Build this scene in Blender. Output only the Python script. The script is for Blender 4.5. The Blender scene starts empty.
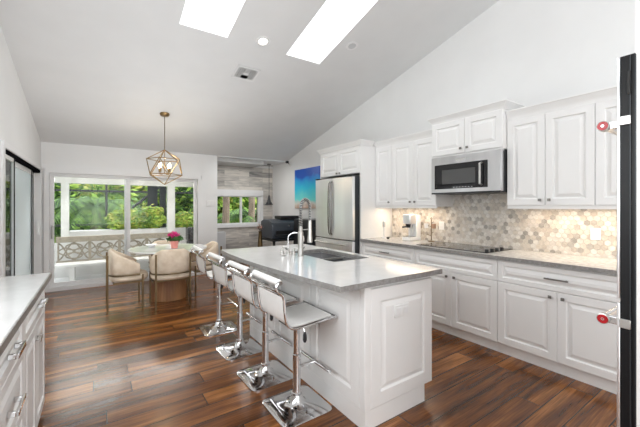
import bpy, math, random
from math import sin, cos, pi, radians, sqrt, atan2
from mathutils import Vector, Matrix, noise

SC = bpy.context.scene
COL = SC.collection
random.seed(7)

# ------------------------------------------------------------------ camera
cam_d = bpy.data.cameras.new('camera'); cam = bpy.data.objects.new('camera', cam_d); COL.objects.link(cam)
cam.location = (0, 0, 1.385); cam.rotation_euler = (radians(90), 0, -math.atan(222/324.7))
cam_d.sensor_width = 36; cam_d.lens = 36*324.7/640; cam_d.shift_y = -7/640; cam_d.clip_start = .02
SC.camera = cam
# ------------------------------------------------------------------ world, sun, large lights, exposure
SC.view_settings.view_transform = 'Standard'; SC.view_settings.look = 'None'
SC.view_settings.gamma = 1; SC.view_settings.use_curve_mapping = False
SC.view_settings.exposure = 0.62
SC.cycles.max_bounces = 10; SC.cycles.diffuse_bounces = 6; SC.cycles.sample_clamp_indirect = 6
SC.cycles.caustics_reflective = False; SC.cycles.caustics_refractive = False
W = bpy.data.worlds.new('world'); SC.world = W; W.use_nodes = True
bg = W.node_tree.nodes['Background']; bg.inputs[0].default_value = (.93, .96, 1, 1); bg.inputs[1].default_value = 1.8
def light(name, kind, loc, rot, energy, color=(1, 1, 1), size=1, size_y=None, **k):
    d = bpy.data.lights.new(name, kind); d.energy = energy; d.color = color
    if kind == 'AREA':
        d.size = size
        if size_y: d.shape = 'RECTANGLE'; d.size_y = size_y
    elif kind == 'SUN': d.angle = size
    else: d.shadow_soft_size = size
    o = bpy.data.objects.new(name, d); COL.objects.link(o); o.location = loc; o.rotation_euler = rot
    return o
light('sun', 'SUN', (8, 0, 12), (radians(52), 0, radians(62)), 1.6, (1, .96, .88), radians(3))
light('rear_high_fill', 'AREA', (1.4, -2.95, 3.85), (radians(84), 0, 0), 16, (.95, .98, 1), 3.8, 1.2)  # added fill high behind the camera, stands for no known window
light('rear_low_fill', 'AREA', (.9, -2.9, 1.7), (radians(86), 0, 0), 62, (.95, .98, 1), 3.2, 2.2)  # added low fill from behind the camera, no window built there
light('left_wall_fill', 'AREA', (-.74, 1.3, 1.85), (radians(90), 0, radians(-90)), 26, (.93, .97, 1), 2.4, 1.1)  # unseen fill on the left wall above the buffet, no window there
light('left_door_daylight', 'AREA', (-1.15, 5.8, 1.1), (radians(90), 0, radians(-90)), 6, (.97, .985, 1), 1.7, 1.6)
light('dining_bounce_fill', 'AREA', (.7, 4.5, 1.5), (radians(180), 0, 0), 11, (.95, .98, 1), 2.0, 2.8)  # added upward fill without fixture, brightens the ceiling at the dining end
for sx in (.94, 2.18): light('skylight_daylight', 'AREA', (sx, 2.955, 3.87), (0, 0, 0), 7, (.97, .985, 1), .46, 1.15)
light('patio_daylight', 'AREA', (.5, 7.5, 2.31), (radians(-40), 0, 0), 75, (1, .95, .89), 2.3, .6)
light('alcove_fill', 'AREA', (2.7, 6.6, 2.38), (0, 0, 0), 7, (1, .98, .95), .5, .5)  # added fill for the alcove corner, has no fitting

# ------------------------------------------------------------------ materials
MT = {}
def mat(name, col=(.8, .8, .8), rough=.5, metal=0, spec=.5, emit=None, es=1, trans=0, coat=0, **k):
    m = bpy.data.materials.new(name); m.use_nodes = True; MT[name] = m
    b = m.node_tree.nodes['Principled BSDF']
    b.inputs['Base Color'].default_value = (*col, 1); b.inputs['Roughness'].default_value = rough
    b.inputs['Metallic'].default_value = metal; b.inputs['Specular IOR Level'].default_value = spec
    b.inputs['Transmission Weight'].default_value = trans; b.inputs['Coat Weight'].default_value = coat
    if emit: b.inputs['Emission Color'].default_value = (*emit, 1); b.inputs['Emission Strength'].default_value = es
    return m
class NT:
    def __init__(s, m): s.t = m.node_tree; s.b = s.t.nodes['Principled BSDF']
    def n(s, typ, **k):
        o = s.t.nodes.new(typ)
        for a, v in k.items():
            if a.startswith('i_'): o.inputs[a[2:].replace('_', ' ')].default_value = v
            else: setattr(o, a, v)
        return o
    def l(s, a, b): s.t.links.new(a, b)
    def coord(s, scale=(1, 1, 1), rot=(0, 0, 0)):
        c = s.n('ShaderNodeTexCoord'); g = s.n('ShaderNodeNewGeometry'); m = s.n('ShaderNodeMapping')
        m.inputs['Scale'].default_value = scale; m.inputs['Rotation'].default_value = rot
        s.l(g.outputs['Position'], m.inputs[0]); return m.outputs[0]
    def ramp(s, fac, stops):
        r = s.n('ShaderNodeValToRGB'); e = r.color_ramp.elements
        while len(e) < len(stops): e.new(.5)
        for q, (p, c) in zip(e, stops): q.position = p; q.color = (*c, 1)
        s.l(fac, r.inputs[0]); return r.outputs[0]
    def bump(s, h, strength=.3, dist=.01):
        b = s.n('ShaderNodeBump'); b.inputs['Strength'].default_value = strength; b.inputs['Distance'].default_value = dist
        s.l(h, b.inputs['Height']); s.l(b.outputs[0], s.b.inputs['Normal'])
def noisy(name, c1, c2, scale=5, stretch=(1, 1, 1), rough=.5, detail=4, lo=.35, hi=.65, bump=0, **k):
    m = mat(name, c1, rough, **k); t = NT(m)
    v = t.coord(stretch); n = t.n('ShaderNodeTexNoise', i_Scale=scale, i_Detail=detail); t.l(v, n.inputs['Vector'])
    t.l(t.ramp(n.outputs[0], [(lo, c1), (hi, c2)]), t.b.inputs['Base Color'])
    if bump: t.bump(n.outputs[0], bump)
    return m
noisy('wall_paint', (.80, .80, .795), (.82, .82, .815), 3, rough=.75, spec=.25)
noisy('ceiling_paint', (.73, .735, .735), (.75, .755, .755), 3, rough=.85, spec=.15)
noisy('trim_paint', (.80, .80, .80), (.82, .82, .82), 3, rough=.4)
noisy('cabinet_paint', (.835, .83, .82), (.85, .845, .835), 4, rough=.38)
noisy('quartz', (.635, .63, .62), (.69, .685, .675), 9, rough=.12, detail=8, spec=.6)
noisy('quartz_edge', (.22, .21, .20), (.31, .30, .29), 45, rough=.35, detail=5)
noisy('counter_grey', (.50, .49, .47), (.66, .65, .63), 30, rough=.2, detail=8)
mat('chrome', (.72, .72, .73), .09, 1); mat('nickel', (.58, .57, .55), .3, 1); mat('dark_knob', (.22, .21, .2), .35, 1)
noisy('stainless', (.84, .84, .85), (.92, .92, .93), 6, (1, 1, .12), rough=.33, metal=1)
noisy('stainless_face', (.58, .58, .59), (.68, .68, .69), 6, (1, 1, .12), rough=.3, metal=1)
mat('sink_steel', (.17, .17, .175), .45, .8)
mat('black_plastic', (.015, .015, .017), .3); mat('black_gloss', (.01, .01, .012), .06, spec=.6)
mat('dark_grey_metal', (.035, .04, .045), .4, .4); mat('printer_body', (.045, .055, .07), .4)
mat('oven_black', (.008, .008, .009), .4, spec=.25); mat('charcoal_frame', (.03, .032, .035), .4, .3)
mat('matte_black', (.008, .008, .009), 1, spec=0)
mat('rubber', (.02, .02, .02), .7)
mat('grey_light', (.55, .56, .57), .4); mat('white_plastic', (.84, .84, .83), .35)
noisy('bronze', (.13, .09, .045), (.20, .14, .07), 8, rough=.35, metal=.9)
noisy('brass', (.27, .18, .08), (.34, .23, .11), 8, rough=.3, metal=1)
noisy('velvet', (.68, .56, .43), (.80, .69, .56), 11, rough=.9, detail=3, spec=.2)
noisy('white_leather', (.84, .83, .81), (.88, .87, .85), 12, rough=.38)
mat('red_badge', (.42, .01, .015), .25)
mat('silver_badge', (.75, .75, .75), .25, .9)
mat('pink_pot', (.82, .32, .27), .4); mat('magenta_petal', (.72, .03, .24), .6); mat('green_leaf', (.035, .13, .025), .45)
mat('terracotta', (.45, .27, .18), .7)
mat('bulb_glow', (1, .8, .5), .3, emit=(1, .72, .4), es=9); mat('downlight_glow', (1, 1, 1), .3, emit=(1, .93, .8), es=6)
mat('display_dim', (.08, .08, .08), .3)
def glassm(name, col, ior_spec=.5, alpha=.06):
    m = bpy.data.materials.new(name); m.use_nodes = True; MT[name] = m; t = m.node_tree; t.nodes.clear()
    o = t.nodes.new('ShaderNodeOutputMaterial'); mx = t.nodes.new('ShaderNodeMixShader'); f = t.nodes.new('ShaderNodeFresnel'); f.inputs[0].default_value = 1.22
    a = t.nodes.new('ShaderNodeBsdfTransparent'); a.inputs[0].default_value = (*col, 1); g = t.nodes.new('ShaderNodeBsdfGlossy'); g.inputs['Roughness'].default_value = .02
    t.links.new(f.outputs[0], mx.inputs[0]); t.links.new(a.outputs[0], mx.inputs[1]); t.links.new(g.outputs[0], mx.inputs[2]); t.links.new(mx.outputs[0], o.inputs[0])
glassm('window_glass', (.97, .98, .98)); glassm('screen_mesh', (.42, .43, .45))
# door pane, its bright reflection imitated by pale diffuse colour
m = bpy.data.materials.new('glare_glass'); m.use_nodes = True; MT['glare_glass'] = m; t = m.node_tree; t.nodes.clear()
o = t.nodes.new('ShaderNodeOutputMaterial'); mx = t.nodes.new('ShaderNodeMixShader'); mx.inputs[0].default_value = .9
a = t.nodes.new('ShaderNodeBsdfTransparent'); g = t.nodes.new('ShaderNodeMixShader'); g.inputs[0].default_value = .12; d1 = t.nodes.new('ShaderNodeBsdfDiffuse'); d2 = t.nodes.new('ShaderNodeBsdfTranslucent')
for q in (d1, d2): q.inputs[0].default_value = (.72, .78, .8, 1)
t.links.new(d1.outputs[0], g.inputs[1]); t.links.new(d2.outputs[0], g.inputs[2])
t.links.new(a.outputs[0], mx.inputs[1]); t.links.new(g.outputs[0], mx.inputs[2]); t.links.new(mx.outputs[0], o.inputs[0])
# floor
m = mat('floor_planks', (.2, .1, .05), .3, spec=.5); t = NT(m)
v0 = t.coord((1, 1, 1)); s0 = t.n('ShaderNodeSeparateXYZ'); t.l(v0, s0.inputs[0])
dv = t.n('ShaderNodeMath', operation='DIVIDE'); dv.inputs[1].default_value = .165; t.l(s0.outputs[1], dv.inputs[0])
fl = t.n('ShaderNodeMath', operation='FLOOR'); t.l(dv.outputs[0], fl.inputs[0])
rw = t.n('ShaderNodeTexWhiteNoise', noise_dimensions='1D'); t.l(fl.outputs[0], rw.inputs['W'])
sh = t.n('ShaderNodeMath', operation='MULTIPLY_ADD'); sh.inputs[1].default_value = 1.22; t.l(rw.outputs['Value'], sh.inputs[0]); t.l(s0.outputs[0], sh.inputs[2])
c0 = t.n('ShaderNodeCombineXYZ'); t.l(sh.outputs[0], c0.inputs[0]); t.l(s0.outputs[1], c0.inputs[1]); v = c0.outputs[0]
br = t.n('ShaderNodeTexBrick', offset=0, offset_frequency=2, squash=1)
for k, x in (('Color1', (0, 0, 0, 1)), ('Color2', (1, 1, 1, 1)), ('Mortar', (.5, .5, .5, 1)), ('Scale', 1), ('Mortar Size', .0035), ('Mortar Smooth', .1), ('Bias', 0), ('Brick Width', 1.22), ('Row Height', .165)):
    br.inputs[k].default_value = x
t.l(v, br.inputs['Vector'])
sep = t.n('ShaderNodeSeparateXYZ'); t.l(v, sep.inputs[0])
mp = t.n('ShaderNodeMapping'); mp.inputs['Scale'].default_value = (.7, 9, 1); t.l(v, mp.inputs[0])
mul = t.n('ShaderNodeMath', operation='MULTIPLY'); mul.inputs[1].default_value = 37; t.l(br.outputs['Color'], mul.inputs[0])
wn = t.n('ShaderNodeTexNoise', noise_dimensions='4D', i_Scale=1.4, i_Detail=6, i_Roughness=.55, i_Distortion=.6)
t.l(mp.outputs[0], wn.inputs['Vector']); t.l(mul.outputs[0], wn.inputs['W'])
ad = t.n('ShaderNodeMath', operation='MULTIPLY_ADD'); ad.inputs[1].default_value = .24; t.l(br.outputs['Color'], ad.inputs[0])
sb = t.n('ShaderNodeMath', operation='SUBTRACT'); sb.inputs[1].default_value = .12; t.l(wn.outputs[0], sb.inputs[0]); t.l(sb.outputs[0], ad.inputs[2])
colr = t.ramp(ad.outputs[0], [(.22, (.05, .021, .010)), (.38, (.10, .036, .012)), (.54, (.21, .075, .018)), (.72, (.46, .20, .062))])
mp2 = t.n('ShaderNodeMapping'); mp2.inputs['Scale'].default_value = (2.5, 70, 1); t.l(v, mp2.inputs[0])
fn = t.n('ShaderNodeTexNoise', i_Scale=1.6, i_Detail=5); t.l(mp2.outputs[0], fn.inputs['Vector'])
fm = t.n('ShaderNodeMixRGB', blend_type='MULTIPLY'); fm.inputs[0].default_value = .75; t.l(colr, fm.inputs[1]); t.l(t.ramp(fn.outputs[0], [(.35, (.5, .45, .42)), (.65, (1.25, 1.22, 1.2))]), fm.inputs[2]); colr = fm.outputs[0]
mx = t.n('ShaderNodeMixRGB'); t.l(br.outputs['Fac'], mx.inputs[0]); t.l(colr, mx.inputs[1]); mx.inputs[2].default_value = (.03, .018, .012, 1)
t.l(mx.outputs[0], t.b.inputs['Base Color'])
rr = t.n('ShaderNodeMapRange'); rr.inputs[3].default_value = .16; rr.inputs[4].default_value = .3; t.l(wn.outputs[0], rr.inputs[0]); t.l(rr.outputs[0], t.b.inputs['Roughness'])
inv = t.n('ShaderNodeMath', operation='MULTIPLY_ADD'); inv.inputs[1].default_value = -1.5; t.l(br.outputs['Fac'], inv.inputs[0]); t.l(wn.outputs[0], inv.inputs[2])
t.bump(inv.outputs[0], .25, .004)
# weathered plank wall (runs in X, stacked in Z)
m = mat('weathered_planks', (.4, .39, .37), .75); t = NT(m)
g = t.n('ShaderNodeNewGeometry'); sp = t.n('ShaderNodeSeparateXYZ'); cb = t.n('ShaderNodeCombineXYZ'); t.l(g.outputs['Position'], sp.inputs[0])
t.l(sp.outputs[0], cb.inputs[0]); t.l(sp.outputs[2], cb.inputs[1])
br = t.n('ShaderNodeTexBrick', offset=.43, offset_frequency=2)
for k, x in (('Color1', (0, 0, 0, 1)), ('Color2', (1, 1, 1, 1)), ('Mortar', (.2, .2, .2, 1)), ('Scale', 1), ('Mortar Size', .002), ('Bias', 0), ('Brick Width', .62), ('Row Height', .125)):
    br.inputs[k].default_value = x
t.l(cb.outputs[0], br.inputs['Vector'])
mp = t.n('ShaderNodeMapping'); mp.inputs['Scale'].default_value = (3, 22, 1); t.l(cb.outputs[0], mp.inputs[0])
mul = t.n('ShaderNodeMath', operation='MULTIPLY'); mul.inputs[1].default_value = 19; t.l(br.outputs['Color'], mul.inputs[0])
wn = t.n('ShaderNodeTexNoise', noise_dimensions='4D', i_Scale=1.2, i_Detail=6); t.l(mp.outputs[0], wn.inputs['Vector']); t.l(mul.outputs[0], wn.inputs['W'])
ad = t.n('ShaderNodeMath', operation='MULTIPLY_ADD'); ad.inputs[1].default_value = .45; t.l(br.outputs['Color'], ad.inputs[0]); t.l(wn.outputs[0], ad.inputs[2])
c = t.ramp(ad.outputs[0], [(.36, (.20, .195, .19)), (.60, (.42, .40, .375)), (.92, (.72, .68, .62))])
t.l(c, t.b.inputs['Base Color'])
# drum ribs
noisy('walnut', (.27, .12, .05), (.46, .24, .11), 9, (1, 1, .15), rough=.45)
noisy('marble_top', (.72, .73, .74), (.84, .84, .84), 3, rough=.08, detail=8)
for i, c in enumerate([(.62, .57, .50), (.52, .47, .41), (.70, .67, .62), (.36, .34, .31), (.44, .41, .37), (.64, .60, .55)]):
    noisy('hex_tile_%d' % i, tuple(x*.9 for x in c), tuple(min(1, x*1.1) for x in c), 30, rough=.25)
mat('grout', (.58, .55, .50), .8)
# artwork: sea over sand
m = mat('sea_print', (.1, .4, .8), .35); t = NT(m)
g = t.n('ShaderNodeNewGeometry'); sp = t.n('ShaderNodeSeparateXYZ'); t.l(g.outputs['Position'], sp.inputs[0])
nz = t.n('ShaderNodeTexNoise', i_Scale=3.5, i_Detail=5); t.l(g.outputs['Position'], nz.inputs['Vector'])
a1 = t.n('ShaderNodeMapRange'); a1.inputs[1].default_value = 1.34; a1.inputs[2].default_value = 2.21; t.l(sp.outputs[2], a1.inputs[0])
a2 = t.n('ShaderNodeMath', operation='MULTIPLY_ADD'); a2.inputs[1].default_value = .35; t.l(nz.outputs[0], a2.inputs[0]); t.l(a1.outputs[0], a2.inputs[2])
c = t.ramp(a2.outputs[0], [(.19, (.55, .36, .28)), (.33, (.72, .68, .64)), (.42, (.16, .72, .70)), (.68, (.01, .56, .78)), (.92, (.005, .24, .72)), (1.15, (.005, .09, .5))])
t.l(c, t.b.inputs['Base Color'])
# exterior
noisy('patio_paving', (.62, .62, .61), (.7, .7, .69), 3, rough=.6); noisy('breeze_concrete', (.22, .195, .155), (.29, .26, .21), 20, rough=.85, bump=.1)
noisy('masonry_white', (.54, .54, .53), (.6, .6, .59), 5, rough=.7); noisy('grass', (.13, .22, .04), (.26, .36, .07), 6, rough=.9)
noisy('leaf_dark', (.02, .06, .018), (.05, .11, .03), 4, rough=.6); noisy('leaf_mid', (.09, .2, .04), (.2, .36, .07), 4, rough=.6)
noisy('leaf_bright', (.26, .46, .06), (.5, .66, .12), 4, rough=.6); noisy('leaf_yellow', (.38, .42, .08), (.55, .55, .12), 4, rough=.6)
noisy('bark', (.12, .09, .065), (.26, .2, .15), 10, (1, 1, .3), rough=.9)
mat('pool_water', (.02, .38, .48), .08)
M = MT

# ------------------------------------------------------------------ mesh helpers
ORG = {}
def org(o):
    while o is not None:
        if o.name in ORG: return ORG[o.name]
        o = o.parent
    return Vector((0, 0, 0))
def tag(o, label=None, cat=None, group=None, kind=None):
    if label: o['label'] = label
    if cat: o['category'] = cat
    if group: o['group'] = group
    if kind: o['kind'] = kind
    return o
def thing(name, loc, label, cat, group=None):
    o = bpy.data.objects.new(name, None); COL.objects.link(o); o.location = loc; o.empty_display_size = .05
    ORG[o.name] = Vector(loc); return tag(o, label, cat, group)
class MB:
    def __init__(s): s.v = []; s.f = []; s.m = []; s.mi = 0
    def face(s, pts, mi=None):
        b = len(s.v); s.v += [tuple(p) for p in pts]; s.f.append(tuple(range(b, b+len(pts)))); s.m.append(s.mi if mi is None else mi)
    def add(s, vs, fs, mi=None):
        b = len(s.v); s.v += [tuple(p) for p in vs]
        for f in fs: s.f.append(tuple(i+b for i in f)); s.m.append(s.mi if mi is None else mi)
    def box(s, x0, x1, y0, y1, z0, z1, mi=None, M4=None):
        x0, x1 = sorted((x0, x1)); y0, y1 = sorted((y0, y1)); z0, z1 = sorted((z0, z1))
        vs = [(x, y, z) for z in (z0, z1) for y in (y0, y1) for x in (x0, x1)]
        if M4 is not None: vs = [tuple(M4 @ Vector(p)) for p in vs]
        s.add(vs, [(0, 2, 3, 1), (4, 5, 7, 6), (0, 1, 5, 4), (2, 6, 7, 3), (0, 4, 6, 2), (1, 3, 7, 5)], mi); return s
    def tube(s, pts, r, n=10, closed=False, mi=None, caps=True):
        P = [Vector(p) for p in pts]; N = len(P); rs = r if isinstance(r, (list, tuple)) else [r]*N
        vs = []; fs = []; up = None
        for i in range(N):
            if closed: d = P[(i+1) % N]-P[i-1]
            else: d = P[min(i+1, N-1)]-P[max(i-1, 0)]
            d.normalize()
            if up is None: up = Vector((0, 0, 1)) if abs(d.z) < .9 else Vector((1, 0, 0))
            a = d.cross(up)
            if a.length < 1e-4: a = d.cross(Vector((0, 1, 0)))
            a.normalize(); b = a.cross(d); b.normalize(); up = b
            for k in range(n):
                t = 2*pi*k/n; vs.append(P[i]+a*cos(t)*rs[i]+b*sin(t)*rs[i])
        for i in range(N if closed else N-1):
            for k in range(n):
                q = (k+1) % n; j = (i+1) % N; fs.append((i*n+k, j*n+k, j*n+q, i*n+q))
        if caps and not closed: fs.append(tuple(range(n))); fs.append(tuple(reversed(range((N-1)*n, N*n))))
        s.add(vs, fs, mi); return s
    def lathe(s, prof, c=(0, 0, 0), n=24, mi=None, axis='z', caps=True):
        vs = []; fs = []
        for r, z in prof:
            for k in range(n):
                t = 2*pi*k/n; p = (r*cos(t), r*sin(t), z)
                if axis == 'x': p = (p[2], p[0], p[1])
                if axis == 'y': p = (p[1], p[2], p[0])
                vs.append((c[0]+p[0], c[1]+p[1], c[2]+p[2]))
        for i in range(len(prof)-1):
            for k in range(n):
                q = (k+1) % n; fs.append((i*n+k, i*n+q, (i+1)*n+q, (i+1)*n+k))
        if caps:
            fs.append(tuple(reversed(range(n)))); fs.append(tuple(range((len(prof)-1)*n, len(prof)*n)))
        s.add(vs, fs, mi); return s
    def prism(s, poly, ax, a0, a1, mi=None):
        # poly in the two other axes, extruded along ax (0,1,2)
        o = [i for i in range(3) if i != ax]; n = len(poly); vs = []
        for a in (a0, a1):
            for p in poly:
                q = [0, 0, 0]; q[ax] = a; q[o[0]] = p[0]; q[o[1]] = p[1]; vs.append(tuple(q))
        s.add(vs, [tuple(range(n)), tuple(range(n, 2*n))]+[(i, (i+1) % n, n+(i+1) % n, n+i) for i in range(n)], mi); return s
    def build(s, name, mats, parent=None, bevel=0, angle=35, local=False, base=None, fix=True):
        me = bpy.data.meshes.new(name); o = bpy.data.objects.new(name, me); COL.objects.link(o)
        if parent is not None:
            off = Vector((0, 0, 0)) if local else org(parent); o.parent = parent
        elif local: off = Vector((0, 0, 0))
        else:
            xs = [p[0] for p in s.v]; ys = [p[1] for p in s.v]; zs = [p[2] for p in s.v]
            off = Vector(base) if base else Vector(((min(xs)+max(xs))/2, (min(ys)+max(ys))/2, min(zs)))
            o.location = off; ORG[o.name] = off
        me.from_pydata([tuple(Vector(p)-off) for p in s.v], [], s.f)
        if not isinstance(mats, (list, tuple)): mats = [mats]
        for m in mats: me.materials.append(M[m] if isinstance(m, str) else m)
        me.polygons.foreach_set('material_index', s.m)
        if fix:
            import bmesh
            bm = bmesh.new(); bm.from_mesh(me); bmesh.ops.recalc_face_normals(bm, faces=bm.faces); bm.to_mesh(me); bm.free()
        me.polygons.foreach_set('use_smooth', [True]*len(me.polygons)); me.set_sharp_from_angle(angle=radians(angle))
        if bevel:
            b = o.modifiers.new('bevel', 'BEVEL'); b.width = bevel; b.segments = 2; b.limit_method = 'ANGLE'; b.angle_limit = radians(40)
        return o
def struct(mb, name, m, parent=None, **k):
    o = mb.build(name, m, parent, **k)
    if parent is None: o['kind'] = 'structure'
    return o
def copy_tree(o, parent=None):
    c = o.copy(); COL.objects.link(c)
    if parent: c.parent = parent
    for ch in list(o.children): copy_tree(ch, c)
    return c

# ------------------------------------------------------------------ dimensions
XL, XR, YS, YP, XA = -.757, 3.74, 6.85, 7.65, 2.07
def cz(x, y): return 2.435+.25*(YS-y)+.01*x if y <= YS else 2.42

# ------------------------------------------------------------------ floor, walls, ceiling
struct(MB().box(XL-.1, XR+.1, -3.2, YS+.02, -.12, 0).box(XA, XR+.1, YS, YP, -.12, 0), 'floor', 'floor_planks')
mb = MB(); xs = [XL-.05, .69, 1.19, 1.93, 2.43, XR+.05]; ys = [-3.2, 2.34, 3.57, YS]
for i in range(5):
    for j in range(3):
        if i in (1, 3) and j == 1: continue
        mb.face([(xs[i], ys[j], cz(xs[i], ys[j])), (xs[i+1], ys[j], cz(xs[i+1], ys[j])), (xs[i+1], ys[j+1], cz(xs[i+1], ys[j+1])), (xs[i], ys[j+1], cz(xs[i], ys[j+1]))])
mb.box(XA-.1, XR+.05, YS-.001, YP+.1, 2.44, 2.5)
struct(mb, 'ceiling', 'ceiling_paint')
for k, (a, b) in enumerate(((.69, 1.19), (1.93, 2.43))):
    y0, y1 = ys[1], ys[2]; t_ = .5
    mb = MB()
    for (p, q) in (((a, y0), (b, y0)), ((b, y0), (b, y1)), ((b, y1), (a, y1)), ((a, y1), (a, y0))):
        mb.face([(*p, cz(*p)), (*q, cz(*q)), (*q, cz(*q)+t_), (*p, cz(*p)+t_)])
    sk = struct(mb, 'window_%d' % (k+4), 'trim_paint')
    g = MB(); g.face([(a, y0, cz(a, y0)+t_), (b, y0, cz(b, y0)+t_), (b, y1, cz(b, y1)+t_), (a, y1, cz(a, y1)+t_)])
    g.build('pane', 'window_glass', sk)
# right wall
mb = MB(); T = .12
pr = [(-3.2, 0), (YP+T, 0), (YP+T, 2.5), (YS, 2.5), (YS, cz(XR, YS-.001)+.03), (-3.2, cz(XR, -3.2)+.03)]
struct(MB().prism(pr, 0, XR, XR+T), 'wall_right', 'wall_paint')
# wall behind the camera, keeps sky off the glass; high opening added for fill light
struct(MB().box(XL-.1, XR+.1, -3.3, -3.2, 0, 3.2).box(XL-.1, -.55, -3.3, -3.2, 3.2, 5.1).box(3.35, XR+.1, -3.3, -3.2, 3.2, 5.1).box(-.55, 3.35, -3.3, -3.2, 4.5, 5.1), 'wall_near', 'wall_paint')
# left wall with slider opening y 4.27..6.74 z<1.98
DL0, DL1, DH = 4.27, 6.76, 1.985
mb = MB()
mb.prism([(-3.2, 0), (DL0, 0), (DL0, cz(XL, DL0)+.02), (-3.2, cz(XL, -3.2)+.02)], 0, XL-T, XL)
mb.prism([(DL0, DH), (DL1, DH), (DL1, cz(XL, DL1)+.02), (DL0, cz(XL, DL0)+.02)], 0, XL-T, XL)
mb.prism([(DL1, 0), (YS+T, 0), (YS+T, 2.5), (DL1, cz(XL, DL1)+.02)], 0, XL-T, XL)
struct(mb, 'wall_left', 'wall_paint')
# far wall with sliders x SO0..SO1
SO0, SO1 = -.70, 1.72
mb = MB().box(XL, SO0, YS, YS+T, 0, 2.5).box(SO0, SO1, YS, YS+T, DH+.01, 2.5).box(SO1, XA, YS, YS+T, 0, 2.5)
mb.box(XA-T, XA, YS+T, YP+T, 0, 2.5)
struct(mb, 'wall_far', 'wall_paint')
# plank wall with window
WX0, WX1, WZ0, WZ1 = 2.28, 3.38, .955, 1.66
mb = MB().box(XA, WX0, YP, YP+T, 0, 2.5).box(WX1, XR, YP, YP+T, 0, 2.5).box(WX0, WX1, YP, YP+T, 0, WZ0).box(WX0, WX1, YP, YP+T, WZ1, 2.5)
struct(mb, 'wall_alcove', 'weathered_planks')
struct(MB().box(XA, XR, YP-.03, YP, 2.36, 2.42), 'trim_1', 'trim_paint')
w = struct(MB().box(WX0-.03, WX1+.08, YP-.04, YP, WZ1-.02, WZ1+.13).box(WX1, WX1+.08, YP-.04, YP, WZ0-.05, WZ1).box(WX0-.1, WX0, YP-.04, YP, WZ0-.05, WZ1)
           .box(WX0-.03, WX1+.1, YP-.07, YP, WZ0-.07, WZ0).box(WX0, WX1, YP, YP+.08, WZ1-.04, WZ1).box(WX0, WX1, YP, YP+.08, WZ0, WZ0+.03)
           .box(WX0, WX0+.03, YP, YP+.08, WZ0, WZ1).box(WX1-.03, WX1, YP, YP+.08, WZ0, WZ1).box(2.875, 2.92, YP+.01, YP+.07, WZ0, WZ1), 'window_2', 'trim_paint')
MB().box(WX0, WX1, YP+.04, YP+.044, WZ0, WZ1).build('pane', 'window_glass', w)
# outer wall skirt
struct(MB().box(SO1+.11, XA, YS-.015, YS, 0, .09), 'baseboard_far', 'trim_paint')
struct(MB().box(XR-.015, XR, 4.6, YP, 0, .09), 'baseboard_right', 'trim_paint')
struct(MB().box(XL, XL+.015, 2.95, DL0-.06, 0, .09), 'baseboard_left', 'trim_paint')

# far sliding door (window_1)
def frame_rect(mb, ax, c0, c1, u0, u1, z0, z1, w, wb=None):
    # rectangular frame; ax = 1 lies in XZ plane (thickness along y), ax = 0 lies in YZ plane
    wb = wb or w
    for a, b, p, q in ((u0, u1, z1-w, z1), (u0, u1, z0, z0+wb), (u0, u0+w, z0+wb, z1-w), (u1-w, u1, z0+wb, z1-w)):
        if ax == 1: mb.box(a, b, c0, c1, p, q)
        else: mb.box(c0, c1, a, b, p, q)
mb = MB()
mb.box(SO0, SO1, YS-.03, YS+.13, DH-.05, DH+.02).box(SO0-.02, SO0+.05, YS-.03, YS+.13, .055, DH-.05).box(SO1-.05, SO1+.03, YS-.03, YS+.13, .055, DH-.05)
mb.box(SO0, SO1, YS-.04, YS+.14, 0, .055)
mb.box(SO1+.03, SO1+.11, YS-.022, YS, 0, DH+.09).box(SO0-.05, SO1+.03, YS-.02, YS, DH+.02, DH+.09)
w1 = struct(mb, 'door_1', 'trim_paint')
for (u0, u1, yy) in ((SO0+.05, .49, YS+.02), (.40, SO1-.05, YS+.075)):
    mb = MB(); frame_rect(mb, 1, yy, yy+.035, u0, u1, .055, DH-.05, .055, .075)
    f = mb.build('sliding_sash', 'trim_paint', w1, bevel=.003)
    MB().box(u0+.055, u1-.055, yy+.015, yy+.019, .13, DH-.105).build('pane', 'window_glass', f)
    hx = u0+.028 if u0 < 0 else u1-.028
    MB().tube([(hx, yy, .86), (hx, yy-.035, .88), (hx, yy-.035, 1.05), (hx, yy, 1.07)], .009, 8).build('door_handle', 'white_plastic' if u0 > 0 else 'nickel', f)
# left sliding door
mb = MB()
mb.box(XL-.13, XL+.02, DL0-.03, DL1+.04, DH-.03, DH+.03).box(XL-.13, XL+.02, DL0-.05, DL0+.03, .05, DH-.03).box(XL-.13, XL+.02, DL1-.03, DL1+.05, .05, DH-.03).box(XL-.13, XL+.02, DL0, DL1, 0, .05)
w2 = struct(mb, 'door_2', 'trim_paint')
MB().box(XL-.11, XL+.004, DL0+.03, DL1-.03, DH-.07, DH-.03).build('black_track', 'matte_black', w2)
for i, (u0, u1, xx, gl) in enumerate(((DL0+.03, 4.93, XL-.04, 'window_glass'), (4.93, 6.36, XL-.075, 'glare_glass'), (6.30, DL1-.03, XL-.105, 'glare_glass'))):
    mb = MB(); frame_rect(mb, 0, xx, xx+.03, u0, u1, .05, DH-.06, .05 if i != 1 else .07, .08)
    f = mb.build('sliding_sash', ['trim_paint'], w2)
    e = u1 - (.05 if i == 0 else .07)
    MB().box(xx+.03, xx+.034, e-.02, e+.02, .13, DH-.06).build('black_seal', 'matte_black', f)
    MB().box(xx+.012, xx+.016, u0+.05, u1-.05, .13, DH-.11).build('pane', gl, f)
MB().box(XL-.01, XL+.025, 6.50, 6.55, .95, 1.16).build('door_handle', 'white_plastic', w2, bevel=.005)

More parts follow.
